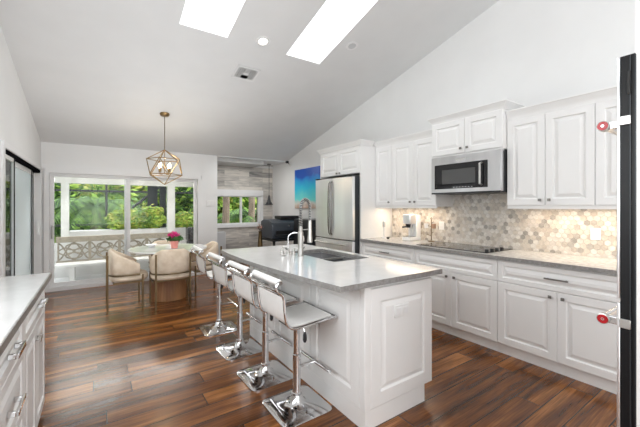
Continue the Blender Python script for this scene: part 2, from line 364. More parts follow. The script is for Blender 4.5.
# ------------------------------------------------------------------ raised panel fronts
def panel(mb, O, U, V, N, w, h, t=.02, mg=.055, mi=None):
    """door / drawer front: slab with routed edge, groove and raised centre; O = lower corner on the back plane"""
    O, U, V, N = map(Vector, (O, U, V, N))
    mg = min(mg, w*.24, h*.24)
    rings = [(0, 0), (0, t-.003), (.003, t), (mg, t), (mg+.007, t-.014), (mg+.016, t-.014), (mg+.044, t-.001), (mg+.046, t-.001)]
    if h-2*(mg+.036) < .01 or w-2*(mg+.036) < .01:
        rings = [(0, 0), (0, t-.003), (.003, t), (mg, t), (mg+.005, t-.006), (mg+.016, t-.001)]
    vs = []; fs = []
    for ins, d in rings:
        for a, b in ((ins, ins), (w-ins, ins), (w-ins, h-ins), (ins, h-ins)): vs.append(O+U*a+V*b+N*d)
    for i in range(len(rings)-1):
        for k in range(4): q = (k+1) % 4; fs.append((i*4+k, i*4+q, i*4+4+q, i*4+4+k))
    L = (len(rings)-1)*4; fs.append((L, L+1, L+2, L+3)); fs.append((3, 2, 1, 0))
    mb.add(vs, fs, mi)
def front(name, par, O, U, N, w, h, **k):
    mb = MB(); panel(mb, O, U, (0, 0, 1), N, w, h, **k); return mb.build(name, 'cabinet_paint', par, angle=20)
def knob(par, p, N, m='dark_knob'):
    p = Vector(p); N = Vector(N); mb = MB().tube([p, p+N*.018], .006, 8)
    c = p+N*.022; s_ = .0125
    mb.box(c.x-(s_ if not N.x else .005), c.x+(s_ if not N.x else .005), c.y-(s_ if not N.y else .005), c.y+(s_ if not N.y else .005), c.z-s_, c.z+s_)
    mb.build('knob', m, par, bevel=.002)
def bar_handle(par, p, N, L, m='dark_knob', th=.006):
    p = Vector(p); N = Vector(N); U = Vector((0, 1, 0)) if N.x else Vector((1, 0, 0)); mb = MB()
    for s_ in (-1, 1): mb.tube([p+U*s_*L*.38, p+U*s_*L*.38+N*.028], th*.9, 8)
    c = p+N*.03; e = U*L/2+Vector((abs(N.x), abs(N.y), 0))*th+Vector((0, 0, th))
    mb.box(c.x-e.x, c.x+e.x, c.y-e.y, c.y+e.y, c.z-e.z, c.z+e.z); mb.build('bar_handle', m, par, bevel=.002)

# right base cabinets: doors face -X at XF
XF = 3.11; G = .002
def base_unit(y0, y1, label, seam, drawer_handle, knobs=True):
    c = thing('base_cabinet', (XF+.3, (y0+y1)/2, 0), label, 'cabinet', 'base cabinets under the grey worktop')
    MB().box(XF+.02, XR-.005, y0+.001, y1-.001, .1, .888).build('body', 'cabinet_paint', c)
    MB().box(XF+.045, XR-.005, y0+.001, y1-.001, 0, .1).build('toe_kick', 'cabinet_paint', c)
    d = front('drawer', c, (XF+.02, y0+G, .685), (0, 1, 0), (-1, 0, 0), y1-y0-2*G, .192, mg=.04)
    if drawer_handle: bar_handle(d, (XF, (y0+y1)/2 if drawer_handle is True else drawer_handle, .785), (-1, 0, 0), .17)
    for a, b, kn in ((y0+G, seam-G/2, seam-.045), (seam+G/2, y1-G, seam+.045)):
        dd = front('door', c, (XF+.02, a, .105), (0, 1, 0), (-1, 0, 0), b-a, .575, mg=.06)
        if knobs: knob(dd, (XF, kn, .635), (-1, 0, 0))
    return c
base_unit(.62, 1.583, 'white base cabinet with wide drawer and long bar pull, nearest the tall black appliance', 1.102, True)
base_unit(1.583, 2.556, 'white base cabinet with two doors directly below the black cooktop', 2.072, False)
base_unit(2.556, 3.495, 'white base cabinet with short-handled drawer beside the refrigerator panel', 3.03, 3.03)
# worktop
o = MB(); o.box(3.085, XR-.003, .6, 3.497, .889, .925, 0)
o = o.build('worktop', 'counter_grey', None, bevel=.004); tag(o, 'speckled grey stone worktop running along the right wall under the tiles', 'worktop')
# lower edge face darker strip is the stone's honed edge
e = MB().box(3.081, 3.085, .6, 3.497, .889, .924).build('stone_edge', 'quartz_edge', o)

# cooktop
ct = thing('cooktop', (3.40, 2.15, .925), 'black glass electric cooktop set into the grey worktop under the microwave', 'cooktop')
MB().box(3.15, 3.66, 1.70, 2.56, .926, .933).build('glass_top', 'black_gloss', ct, bevel=.002)
for (x, y, r) in ((3.27, 1.92, .09), (3.27, 2.33, .11), (3.52, 1.92, .11), (3.52, 2.33, .08)):
    MB().lathe([(r, .9332), (r, .9337), (r-.004, .9337), (r-.004, .9332)], (x, y, 0), 32, caps=False).build('burner_ring', 'grey_light', ct)
for i in range(4):
    MB().lathe([(.018, .933), (.018, .95), (.014, .955)], (3.22+.11*i*.9, 1.745, 0), 14).build('control_knob', 'black_plastic', ct)

# upper cabinets
def crown(par, xf, y0, y1, z0, z1, pr=.05, ret0=True, ret1=True, xb=XR-.004, xb0=None):
    """crown moulding along front (facing -X), returns on both ends"""
    mb = MB(); h = z1-z0
    prof = [(0, 0), (.010, 0), (.014, h*.2), (.022, h*.45), (.040, h*.72), (.044, h*.82), (pr, h*.86), (pr, h), (0, h)]
    e0 = 1 if ret0 else 0; e1 = 1 if ret1 else 0
    # sweep rings: back-left, front-left corner, front-right corner, back-right
    vs = []; path = [(xb0 or xb, y0, 0, -e0), (xf, y0, -1, -e0), (xf, y1, -1, e1), (xb, y1, 0, e1)]
    for (x, y, dx, dy) in path:
        for o_, z in prof: vs.append((x+dx*o_, y+dy*o_, z0+z))
    n = len(prof); fs = []
    for i in range(3):
        for k in range(n): q = (k+1) % n; fs.append((i*n+k, i*n+q, (i+1)*n+q, (i+1)*n+k))
    fs += [tuple(range(n)), tuple(range(3*n, 4*n))]
    mb.add(vs, fs); return mb.build('crown_moulding', 'cabinet_paint', par, angle=25)
def upper(y0, y1, xf, z0, z1, seams, knobs, label, cz1, rail=True, **k):
    c = thing('wall_cabinet', (xf+.17, (y0+y1)/2, z0), label, 'cabinet', 'white wall cabinets above the worktop')
    MB().box(xf+.02, XR-.004, y0, y1, z0, z1).build('body', 'cabinet_paint', c)
    ed = [y0]+seams+[y1]
    for i in range(len(ed)-1):
        d = front('door', c, (xf+.02, ed[i]+G, z0+.012), (0, 1, 0), (-1, 0, 0), ed[i+1]-ed[i]-2*G, z1-z0-.02, mg=.058)
        for kn in knobs:
            if ed[i] < kn < ed[i+1]: knob(d, (xf, kn, z0+.06), (-1, 0, 0))
    if rail: MB().box(xf+.012, xf+.03, y0, y1, z0-.022, z0+.004).build('light_rail', 'cabinet_paint', c)
    crown(c, xf+.02, y0, y1, z1-.005, cz1, **k)
    return c
upper(2.456, 3.495, 3.38, 1.385, 2.245, [2.802, 3.176], [3.215, 2.765, 2.84], 'white three-door wall cabinet between the refrigerator panel and the microwave', 2.33, ret0=True, ret1=False)
upper(1.632, 2.452, 3.30, 1.965, 2.36, [2.034], [1.995, 2.073], 'short white two-door wall cabinet directly above the microwave', 2.43)
upper(.35, 1.628, 3.38, 1.385, 2.245, [.93, 1.292], [1.33, 1.254], 'tall white wall cabinet to the right of the microwave', 2.335, ret0=False, ret1=False)
# under-cabinet strips
for (a, b, lab) in ((2.55, 3.42, 'slim warm light strip under the wall cabinet left of the microwave'), (.45, 1.55, 'slim warm light strip under the wall cabinet right of the microwave')):
    s_ = MB().box(3.52, 3.55, a, b, 1.372, 1.384).build('light_strip', 'white_plastic'); tag(s_, lab, 'light strip', 'under cabinet light strips')
    light('strip_light', 'AREA', (3.535, (a+b)/2, 1.37), (0, 0, 0), 2.8*(b-a), (1, .80, .6), .03, b-a)

# fridge surround
fc = thing('refrigerator_surround', (3.4, 4.0, 0), 'tall white cabinet housing with two short doors above the steel refrigerator', 'cabinet')
MB().box(3.1, XR-.004, 3.5, 3.525, 0, 2.27).build('side_panel', 'cabinet_paint', fc)
MB().box(3.1, XR-.004, 4.50, 4.525, 0, 2.27).build('side_panel', 'cabinet_paint', fc)
MB().box(3.12, XR-.004, 3.525, 4.50, 1.87, 2.27).build('body', 'cabinet_paint', fc)
for a, b, kn in ((3.527, 4.010, 3.975), (4.013, 4.498, 4.05)):
    d = front('door', fc, (3.12, a, 1.875), (0, 1, 0), (-1, 0, 0), b-a, .385, mg=.058); knob(d, (3.10, kn, 1.90), (-1, 0, 0))
crown(fc, 3.1, 3.5, 4.525, 2.262, 2.335, xb0=3.325)
# refrigerator
fr = thing('refrigerator', (3.3, 4.0, 0), 'stainless steel french door refrigerator with bowed doors', 'refrigerator')
MB().box(3.02, 3.70, 3.54, 4.49, .02, 1.83).build('body', 'dark_grey_metal', fr, bevel=.004)
def bow(y0, y1, z0, z1, name):
    n = 10; ym = 4.01; mb = MB(); pl = []
    for i in range(n+1):
        y = y0+(y1-y0)*i/n; u = (y-ym)/.48; pl.append((2.945+.035*u*u, y))
    pl = pl+[(3.02, y1), (3.02, y0)]
    mb.prism(pl, 2, z0, z1); return mb.build(name, 'stainless', fr, bevel=.004)
d1 = bow(3.535, 4.005, .90, 1.815, 'door'); d2 = bow(4.013, 4.485, .90, 1.815, 'door'); d3 = bow(3.535, 4.485, .06, .885, 'freezer_drawer')
for d, y in ((d1, 3.985), (d2, 4.033)):
    MB().tube([(2.955, y, .95), (2.925, y, .98), (2.91, y, 1.1), (2.905, y, 1.35), (2.91, y, 1.6), (2.925, y, 1.74), (2.955, y, 1.77)], .011, 10).build('door_handle', 'dark_knob', d)
MB().tube([(2.955, 3.62, .83), (2.91, 3.62, .83), (2.90, 4.01, .83), (2.91, 4.40, .83), (2.955, 4.40, .83)], .012, 10).build('drawer_handle', 'nickel', d3)
for y in (3.58, 4.43): MB().box(2.96, 3.06, y-.03, y+.03, 1.816, 1.835).build('hinge_cover', 'dark_grey_metal', fr, bevel=.003)

# microwave
mw = thing('microwave', (3.5, 2.04, 1.53), 'stainless over-the-range microwave with dark window above the cooktop', 'microwave')
MB().box(3.33, XR-.01, 1.635, 2.45, 1.53, 1.955).build('body', 'charcoal_frame', mw)
MB().box(3.285, 3.33, 1.635, 2.45, 1.54, 1.955).build('face', 'stainless_face', mw, bevel=.005)
MB().box(3.278, 3.286, 1.77, 2.40, 1.585, 1.865).build('window_glass', 'black_gloss', mw, bevel=.003)
MB().box(3.2765, 3.2785, 1.90, 2.30, 1.64, 1.80).build('window_mesh', 'display_dim', mw)
MB().box(3.284, 3.30, 1.64, 2.445, 1.528, 1.545).build('vent_grille', 'black_plastic', mw)
MB().tube([(3.275, 1.83, 1.61), (3.24, 1.83, 1.62), (3.24, 1.83, 1.83), (3.275, 1.83, 1.84)], .011, 10).build('door_handle', 'nickel', mw)
MB().box(3.282, 3.286, 2.0, 2.13, 1.895, 1.915).build('nameplate', 'silver_badge', mw)
for i in range(7): MB().box(3.2765, 3.2785, 1.93+.035*i, 1.945+.035*i, 1.597, 1.602).build('button', 'grey_light', mw)

# backsplash hexagons
bs = thing('tile_backsplash', (XR-.01, 1.9, .925), 'beige and grey marble hexagon mosaic tiles behind the cooktop', 'backsplash')
mb = MB(); mb.mi = 0
rng = random.Random(3); hw = .05; R_ = hw/sqrt(3); row = R_*1.5; j = 0; z = .93
while z < 1.56:
    y = .36+(hw/2 if j % 2 else 0)
    while y < 3.49:
        inside = z < 1.40 or (1.63 < y < 2.452)
        if inside and z+R_ > .93:
            r = R_-.0018; pts = [(max(.36, min(3.494, y+r*sin(pi/3*k))), max(.926, min(1.56, z+r*cos(pi/3*k)))) for k in range(6)]
            mi = rng.choices([1, 2, 3, 4, 5, 6], [.27, .13, .25, .06, .09, .2])[0]
            x1 = XR-.008; x2 = XR-.0095
            ip = [(y+(p-y)*.94, z+(q-z)*.94) for p, q in pts]
            mb.add([(XR-.006, *p) for p in pts]+[(x2, *p) for p in ip], [(6, 7, 8, 9, 10, 11)]+[(k, (k+1) % 6, 6+(k+1) % 6, 6+k) for k in range(6)], mi)
        y += hw
    z += row; j += 1
mb.build('hexagon_tiles', ['grout']+['hex_tile_%d' % i for i in range(6)], bs, fix=False)
MB().box(XR-.006, XR-.001, .36, 3.496, .9255, 1.384).box(XR-.006, XR-.001, 1.634, 2.45, 1.384, 1.56).build('grout_bed', 'grout', bs)
for (y, lab) in ((1.02, 'white outlet plate on the tiles right of the cooktop'), (2.62, 'white outlet plate on the tiles beside the coffee machine')):
    o = MB().box(XR-.017, XR-.0098, y-.038, y+.038, 1.08, 1.19).build('outlet_plate', 'white_plastic', None, bevel=.003); tag(o, lab, 'outlet')
    for s_ in (1.10, 1.14): MB().box(XR-.0185, XR-.017, y-.016, y+.016, s_, s_+.03).build('socket', 'trim_paint', o)

# counter items
em = thing('coffee_machine', (3.50, 2.95, .925), 'white and chrome espresso machine on the grey worktop below the wall cabinet', 'coffee machine')
MB().box(3.42, 3.64, 2.88, 3.02, .927, .975).build('drip_base', 'white_plastic', em, bevel=.008)
MB().box(3.54, 3.64, 2.88, 3.02, .975, 1.27).build('body', 'white_plastic', em, bevel=.012)
MB().box(3.42, 3.56, 2.885, 3.015, 1.15, 1.28).build('brew_head', 'stainless', em, bevel=.012)
MB().lathe([(.03, 1.10), (.034, 1.15)], (3.46, 2.95, 0), 16).build('group_head', 'black_plastic', em)
MB().tube([(3.46, 2.95, 1.115), (3.35, 2.95, 1.11)], .011, 8).build('portafilter_handle', 'black_plastic', em)
MB().tube([(3.46, 2.875, 1.15), (3.43, 2.86, 1.08), (3.43, 2.86, 1.0)], .005, 8).build('steam_wand', 'chrome', em)
MB().box(3.425, 3.54, 2.89, 3.01, .976, .982).build('drip_tray', 'chrome', em)
pm = thing('pepper_mill', (3.42, 3.36, .925), 'thin steel and white bottle opener stand beside the refrigerator panel', 'opener')
pm['label'] = 'slim white and steel electric corkscrew standing beside the refrigerator panel'; pm.name = 'electric_corkscrew'; ORG[pm.name] = ORG['pepper_mill']; pm['category'] = 'corkscrew'
MB().lathe([(.03, .926), (.03, .94), (.016, .945), (.016, 1.07), (.02, 1.08), (.02, 1.17), (.012, 1.18)], (3.42, 3.36, 0), 16).build('barrel', 'white_plastic', pm)
MB().lathe([(.0205, 1.09), (.0205, 1.16)], (3.42, 3.36, 0), 16).build('grip_band', 'nickel', pm)
o = MB().lathe([(.014, .926), (.02, .935), (.02, .948), (.012, .953)], (3.40, 3.26, 0), 14).build('bottle_stopper', 'black_plastic'); tag(o, 'tiny black bottle stopper lying by the slim white corkscrew', 'stopper')
ut = thing('utensil_rack', (3.62, 2.67, .925), 'bronze wire rack of small mugs standing left of the cooktop', 'rack')
MB().lathe([(.045, .926), (.045, .935), (.01, .94)], (3.62, 2.70, 0), 16).tube([(3.62, 2.70, .93), (3.62, 2.70, 1.22)], .006, 8).tube([(3.60, 2.70, 1.22), (3.62, 2.70, 1.24), (3.64, 2.70, 1.22)], .005, 8).build('stand', 'bronze', ut)
for k, (z, s_) in enumerate(((1.16, -1), (1.12, 1), (1.03, -1), (1.0, 1))):
    MB().tube([(3.62, 2.70, z), (3.60, 2.70+s_*.03, z+.01), (3.595, 2.70+s_*.05, z+.025)], .004, 6).build('hook', 'bronze', ut)
for k, (z, s_) in enumerate(((1.10, 1), (1.10, -1))):
    o = MB().lathe([(.024, z), (.028, z+.06), (.0255, z+.06), (.022, z+.004)], (3.594, 2.70+s_*.058-.0, 0), 14).build('small_mug', 'terracotta' if s_ < 0 else 'white_plastic')
    tag(o, ('white' if s_ > 0 else 'tan')+' small mug hanging on the bronze rack left of the cooktop', 'mug')

# ------------------------------------------------------------------ island
IX0, IX1, IY0, IY1 = 1.36, 1.92, 1.50, 3.32
isl = thing('kitchen_island', (1.64, 2.4, 0), 'white panelled kitchen island with raised panels and outlet', 'island')
SX0, SX1, SY0, SY1 = 1.60, 1.99, 2.13, 2.88
MB().box(IX0, IX1+.08, IY0, IY1, .12, .66).box(IX0, 1.55, SY0-.05, SY1+.05, .66, .894).box(IX0, IX1+.08, IY0, SY0-.05, .66, .894).box(IX0, IX1+.08, SY1+.05, IY1, .66, .894).build('body', 'cabinet_paint', isl)
MB().box(IX0-.008, IX1, IY0-.010, IY1, 0, .119).build('plinth', 'cabinet_paint', isl)
front('end_panel', isl, (IX0+.035, IY0, .125), (1, 0, 0), (0, -1, 0), IX1+.08-IX0-.04, .745, t=.018, mg=.085)
for (a, b) in ((1.53, 2.10), (2.11, 2.70), (2.71, 3.30)):
    front('side_panel', isl, (IX0, b, .125), (0, -1, 0), (-1, 0, 0), b-a, .745, t=.016, mg=.085)
MB().box(IX0-.016, IX0+.035, IY0-.018, IY0+.028, .12, .894).build('corner_post', 'cabinet_paint', isl, bevel=.004)
op = MB().box(1.60, 1.74, IY0-.026, IY0-.018, .655, .735).build('outlet_plate', 'white_plastic', isl, bevel=.003)
for x in (1.635, 1.705): MB().box(x-.022, x+.022, IY0-.03, IY0-.026, .672, .718).build('socket', 'trim_paint', op, bevel=.002)
# worktop with curved bar edge and sink cut-out
def edge_x(y):
    t = (y-1.452)/(3.40-1.452); return 1.135-.10*sin(pi*min(1, t)*.75)
top = []; N_ = 24; Y0, Y1 = 1.452, 3.40
ylist = sorted(set([Y0+(Y1-Y0)*i/N_ for i in range(N_+1)]+[SY0, SY1]))
mb = MB(); za, zb = .895, .93; XRi = 2.075
for zz, fl in ((zb, 0), (za, 1)):
    for a, b in zip(ylist[:-1], ylist[1:]):
        if a >= SY0-1e-6 and b <= SY1+1e-6:
            mb.face([(edge_x(a), a, zz), (SX0, a, zz), (SX0, b, zz), (edge_x(b), b, zz)], fl)
            mb.face([(SX1, a, zz), (XRi, a, zz), (XRi, b, zz), (SX1, b, zz)], fl)
        else: mb.face([(edge_x(a), a, zz), (XRi, a, zz), (XRi, b, zz), (edge_x(b), b, zz)], fl)
for a, b in zip(ylist[:-1], ylist[1:]):
    mb.face([(edge_x(a), a, za), (edge_x(b), b, za), (edge_x(b), b, zb), (edge_x(a), a, zb)], 1); mb.face([(XRi, a, za), (XRi, b, za), (XRi, b, zb), (XRi, a, zb)], 1)
mb.face([(edge_x(Y0), Y0, za), (XRi, Y0, za), (XRi, Y0, zb), (edge_x(Y0), Y0, zb)], 1); mb.face([(edge_x(Y1), Y1, za), (XRi, Y1, za), (XRi, Y1, zb), (edge_x(Y1), Y1, zb)], 1)
for (p, q) in (((SX0, SY0), (SX1, SY0)), ((SX1, SY0), (SX1, SY1)), ((SX1, SY1), (SX0, SY1)), ((SX0, SY1), (SX0, SY0))):
    mb.face([(*p, za), (*q, za), (*q, zb), (*p, zb)], 1)
it = mb.build('island_worktop', ['quartz', 'quartz_edge']); tag(it, 'white quartz island worktop with gently curved bar edge', 'worktop')
# sink
sk = thing('kitchen_sink', (1.80, 2.5, .70), 'steel double bowl undermount sink in the island', 'sink')
def bowl(y0, y1, nm):
    mb = MB(); x0, x1, zt, zb_ = SX0+.012, SX1-.012, .894, .70
    rim = [(x0, y0), (x1, y0), (x1, y1), (x0, y1)]; i_ = .02; bot = [(x0+i_, y0+i_), (x1-i_, y0+i_), (x1-i_, y1-i_), (x0+i_, y1-i_)]
    vs = [(*p, zt) for p in rim]+[(*p, zb_) for p in bot]; mb.add(vs, [(0, 1, 5, 4), (1, 2, 6, 5), (2, 3, 7, 6), (3, 0, 4, 7), (4, 5, 6, 7)])
    b = mb.build(nm, 'sink_steel', sk); s_ = b.modifiers.new('sol', 'SOLIDIFY'); s_.thickness = .004
    MB().lathe([(.045, zb_+.003), (.045, zb_+.006), (.03, zb_+.004)], ((x0+x1)/2, (y0+y1)/2, 0), 18).build('drain', 'nickel', b)
bowl(SY0+.012, 2.49, 'bowl'); bowl(2.51, SY1-.012, 'bowl')
MB().box(SX0-.012, SX0+.013, SY0-.012, SY1+.012, .885, .894).box(SX1-.013, SX1+.012, SY0-.012, SY1+.012, .885, .894).box(SX0, SX1, 2.482, 2.518, .878, .893).box(SX0, SX1, SY0-.012, SY0+.013, .885, .894).box(SX0, SX1, SY1-.013, SY1+.012, .885, .894).build('rim', 'nickel', sk)
# tall spring faucet
fx, fy = 1.535, 2.56
fa = thing('spring_faucet', (fx, fy, .93), 'tall brushed steel spring faucet with pull-down sprayer by the sink', 'faucet')
MB().lathe([(.030, .9305), (.030, .94), (.026, .945), (.0255, 1.15), (.018, 1.16), (.018, 1.20)], (fx, fy, 0), 20).build('body', 'nickel', fa)
dirn = Vector((.82, .1, 0)).normalized()
arc = []
for i in range(25):
    t = pi*i/24; arc.append(Vector((fx, fy, 1.36))+dirn*(.055-.055*cos(t))+Vector((0, 0, .09*sin(t))))
pts = [Vector((fx, fy, 1.19)), Vector((fx, fy, 1.28))]+arc+[Vector((fx, fy, 1.24))+dirn*.11]
MB().tube(pts, .010, 10).build('hose', 'dark_grey_metal', fa)
mb = MB(); L = 0; hel = []; seg = list(zip(pts[:-1], pts[1:]))
tot = sum((b-a).length for a, b in seg); turns = 34; K = turns*8; up = dirn.cross(Vector((0, 0, 1)))
for i in range(K+1):
    s_ = tot*i/K
    for a, b in seg:
        l = (b-a).length
        if s_ <= l+1e-9: break
        s_ -= l
    p = a.lerp(b, min(1, s_/l)); d = (b-a).normalized(); n2 = d.cross(up).normalized(); th = 2*pi*i/8
    hel.append(p+up*cos(th)*.0155+n2*sin(th)*.0155)
mb.tube(hel, .0036, 5).build('spring_coil', 'nickel', fa)
e = Vector((fx, fy, 0))+dirn*.11
MB().lathe([(.014, 1.25), (.018, 1.23), (.020, 1.12), (.026, 1.07), (.026, 1.05), (.02, 1.045)], (e.x, e.y, 0), 16).build('spray_head', 'nickel', fa)
MB().tube([(fx, fy, 1.17), (e.x, e.y, 1.17)], .006, 8).build('support_arm', 'nickel', fa)
MB().tube([(fx, fy-.02, 1.0), (fx-.01, fy-.055, 1.0), (fx-.02, fy-.10, 1.03)], .008, 8).build('lever', 'nickel', fa)
# small filter tap
gx, gy = 1.50, 2.735
ga = thing('filter_tap', (gx, gy, .93), 'small gooseneck water tap left of the tall spring faucet', 'tap')
pts = [(gx, gy, .931), (gx, gy, 1.08)]+[(gx+.06-.06*cos(pi*i/12), gy-.045+.045*cos(pi*i/12), 1.08+.055*sin(pi*i/12)) for i in range(1, 12)]+[(gx+.12, gy-.09, 1.08), (gx+.12, gy-.09, 1.05)]
MB().tube(pts, .0065, 10).build('spout', 'chrome', ga)
MB().lathe([(.02, .931), (.02, .955), (.012, .965), (.012, .99)], (gx, gy, 0), 16).build('base', 'nickel', ga)
MB().tube([(gx, gy, .975), (gx-.035, gy-.01, .985)], .006, 8).build('lever', 'black_plastic', ga)
for (x, y, lab) in ((1.47, 2.80, 'short steel soap dispenser farther from the tall faucet'), (1.515, 2.655, 'short steel soap dispenser between the small tap and the tall faucet')):
    s_ = thing('soap_dispenser', (x, y, .93), lab, 'dispenser', 'dispensers by the sink')
    MB().lathe([(.018, .931), (.018, .95), (.012, .955), (.012, .985)], (x, y, 0), 14).build('collar', 'nickel', s_)
    MB().tube([(x, y, .98), (x, y, .995), (x+.04, y-.02, .99)], .007, 8).build('nozzle', 'nickel', s_)
o = MB().lathe([(.018, .931), (.02, .936), (.014, .942)], (1.41, 2.66, 0), 14).build('air_button', 'nickel'); tag(o, 'round steel push button on the island worktop left of the taps', 'button')

# ------------------------------------------------------------------ bar stools (facing +X)
def make_stool():
    r = thing('bar_stool', (0, 0, 0), 'white bar stool', 'stool', 'white and chrome bar stools along the island')
    H = .19; mb = MB()
    rings = [(H, 0), (H, .008), (H-.005, .012), (.13, .018), (.08, .027), (.05, .048), (.036, .085)]
    vs = []; fs = []; n = 64
    for k, (a, z) in enumerate(rings):
        pw = [9, 9, 9, 5, 3, 2.3, 2][k]
        for i in range(n):
            t = 2*pi*i/n; c_, s_ = cos(t), sin(t); q = (abs(c_)**pw+abs(s_)**pw)**(-1/pw); vs.append((a*q*c_, a*q*s_, z))
    for k in range(len(rings)-1):
        for i in range(n): j = (i+1) % n; fs.append((k*n+i, k*n+j, (k+1)*n+j, (k+1)*n+i))
    fs += [tuple(range(n)), tuple(range((len(rings)-1)*n, len(rings)*n))]
    mb.add(vs, fs); mb.build('base', 'chrome', r, angle=50)
    mb = MB().lathe([(.036, .083), (.036, .10), (.031, .104), (.027, .12), (.027, .36), (.022, .365), (.022, .585)], (0, 0, 0), 20); mb.build('column', 'chrome', r)
    MB().box(-.10, .10, -.08, .08, .583, .60).build('mount_plate', 'black_plastic', r, bevel=.004)
    lv = MB().tube([(.0, -.03, .58), (.0, -.085, .575), (.005, -.10, .54)], .004, 8); lv = lv.build('lift_lever', 'chrome', r)
    MB().lathe([(.006, .545), (.013, .52), (.014, .49), (.008, .475)], (.005, -.10, 0), 12).build('lever_knob', 'black_plastic', lv)
    MB().tube([(.02, 0, .27), (.15, 0, .27)], .011, 10).build('footrest_arm', 'chrome', r)
    mb = MB().tube([(.155, -.18, .27), (.155, .18, .27)], .0135, 12)
    mb.build('footrest_bar', 'chrome', r)
    # side profile (x,z)
    prof = [(.185, .640), (.10, .634), (0, .625), (-.09, .618), (-.135, .622), (-.17, .640), (-.195, .67), (-.215, .71), (-.238, .76), (-.245, .80), (-.235, .825), (-.222, .85), (-.235, .885), (-.225, .915)]
    def smooth(P, it=2):
        for _ in range(it):
            Q = [P[0]]
            for a, b in zip(P[:-1], P[1:]): Q += [(.75*a[0]+.25*b[0], .75*a[1]+.25*b[1]), (.25*a[0]+.75*b[0], .25*a[1]+.75*b[1])]
            Q.append(P[-1]); P = Q
        return P
    fprof = [(.185, .640), (.0, .628), (-.10, .620), (-.15, .626), (-.178, .65), (-.19, .69), (-.20, .76), (-.203, .83), (-.225, .852), (-.258, .878), (-.258, .905), (-.235, .925)]
    P = smooth(fprof, 1)
    hw_ = .195
    for s_ in (-1, 1): MB().tube([(x, s_*hw_, z) for x, z in P], .009, 10).build('side_frame', 'chrome', r)
    MB().tube([(.185, -hw_-.012, .640), (.185, hw_+.012, .640)], .014, 12).build('front_bar', 'chrome', r)
    MB().tube([(-.203, -hw_, .832), (-.203, hw_, .832)], .008, 10).tube([(-.252, -hw_, .872), (-.252, hw_, .872)], .0075, 10).build('back_bar', 'chrome', r)
    sp = smooth([(.18, .643), (.0, .633), (-.10, .626), (-.145, .634), (-.17, .66), (-.182, .70), (-.192, .76), (-.198, .825)], 2)
    n = len(sp); mb = MB(); vs = []; fs = []
    th = .006; W2 = hw_-.022
    for i, (x, z) in enumerate(sp):
        a = sp[max(0, i-1)]; b = sp[min(n-1, i+1)]; d = Vector((b[0]-a[0], b[1]-a[1])).normalized(); nx, nz = d[1], -d[0]
        for (yy, o_) in ((-W2, -th), (-W2, th*.4), (-W2+.012, th), (W2-.012, th), (W2, th*.4), (W2, -th)):
            vs.append((x+nx*o_, yy, z+nz*o_))
    for i in range(n-1):
        for k in range(6): q = (k+1) % 6; fs.append((i*6+k, i*6+q, (i+1)*6+q, (i+1)*6+k))
    fs += [tuple(range(6)), tuple(range((n-1)*6, n*6))]
    mb.add(vs, fs); mb.build('seat', 'white_leather', r)
    MB().tube([(-.232, -hw_+.006, .920), (-.232, -hw_+.012, .920), (-.232, hw_-.012, .920), (-.232, hw_-.006, .920)], [.014, .021, .021, .014], 14).build('top_roll', 'white_leather', r)
    mb = MB()
    for s_ in (-1, 1): mb.tube([(-.232, s_*(hw_-.008), .920), (-.232, s_*(hw_+.012), .920)], .013, 12)
    mb.build('roll_cap', 'chrome', r)
    return r
st = make_stool()
labs = ['white and chrome bar stool closest to the camera, at the near corner of the island',
        'second white bar stool from the near corner of the island',
        'third white bar stool from the near corner of the island',
        'white bar stool farthest from the camera, beside the dining chairs']
for i, (x, y, rz) in enumerate(((1.14, 1.955, 0), (1.135, 2.455, 1), (1.135, 3.04, 1), (1.135, 3.69, -2))):
    o = st if i == 0 else copy_tree(st)
    o.location = (x, y, 0); o.rotation_euler = (0, 0, radians(rz)); o['label'] = labs[i]

# ------------------------------------------------------------------ dining table and chairs
TX, TY = .90, 5.42
dt = thing('dining_table', (TX, TY, 0), 'round dining table with pale marble top and ribbed walnut drum base', 'table')
MB().lathe([(.0, .725), (.53, .725), (.55, .735), (.55, .75), (.545, .755), (.0, .755)], (TX, TY, 0), 64, caps=False).build('table_top', 'marble_top', dt)
mb = MB(); n = 160; vs = []; prof = [(.27, 0), (.27, .03), (.24, .25), (.215, .45), (.24, .65), (.27, .724)]
for r, z in prof:
    for k in range(n):
        t = 2*pi*k/n; q = r*(1+.018*(abs(sin(t*20))-.5)); vs.append((TX+q*cos(t), TY+q*sin(t), z))
fs = [(i*n+k, i*n+(k+1) % n, (i+1)*n+(k+1) % n, (i+1)*n+k) for i in range(len(prof)-1) for k in range(n)]
fs += [tuple(range(n)), tuple(range((len(prof)-1)*n, len(prof)*n))]
mb.add(vs, fs); mb.build('drum_base', 'walnut', dt, angle=60)
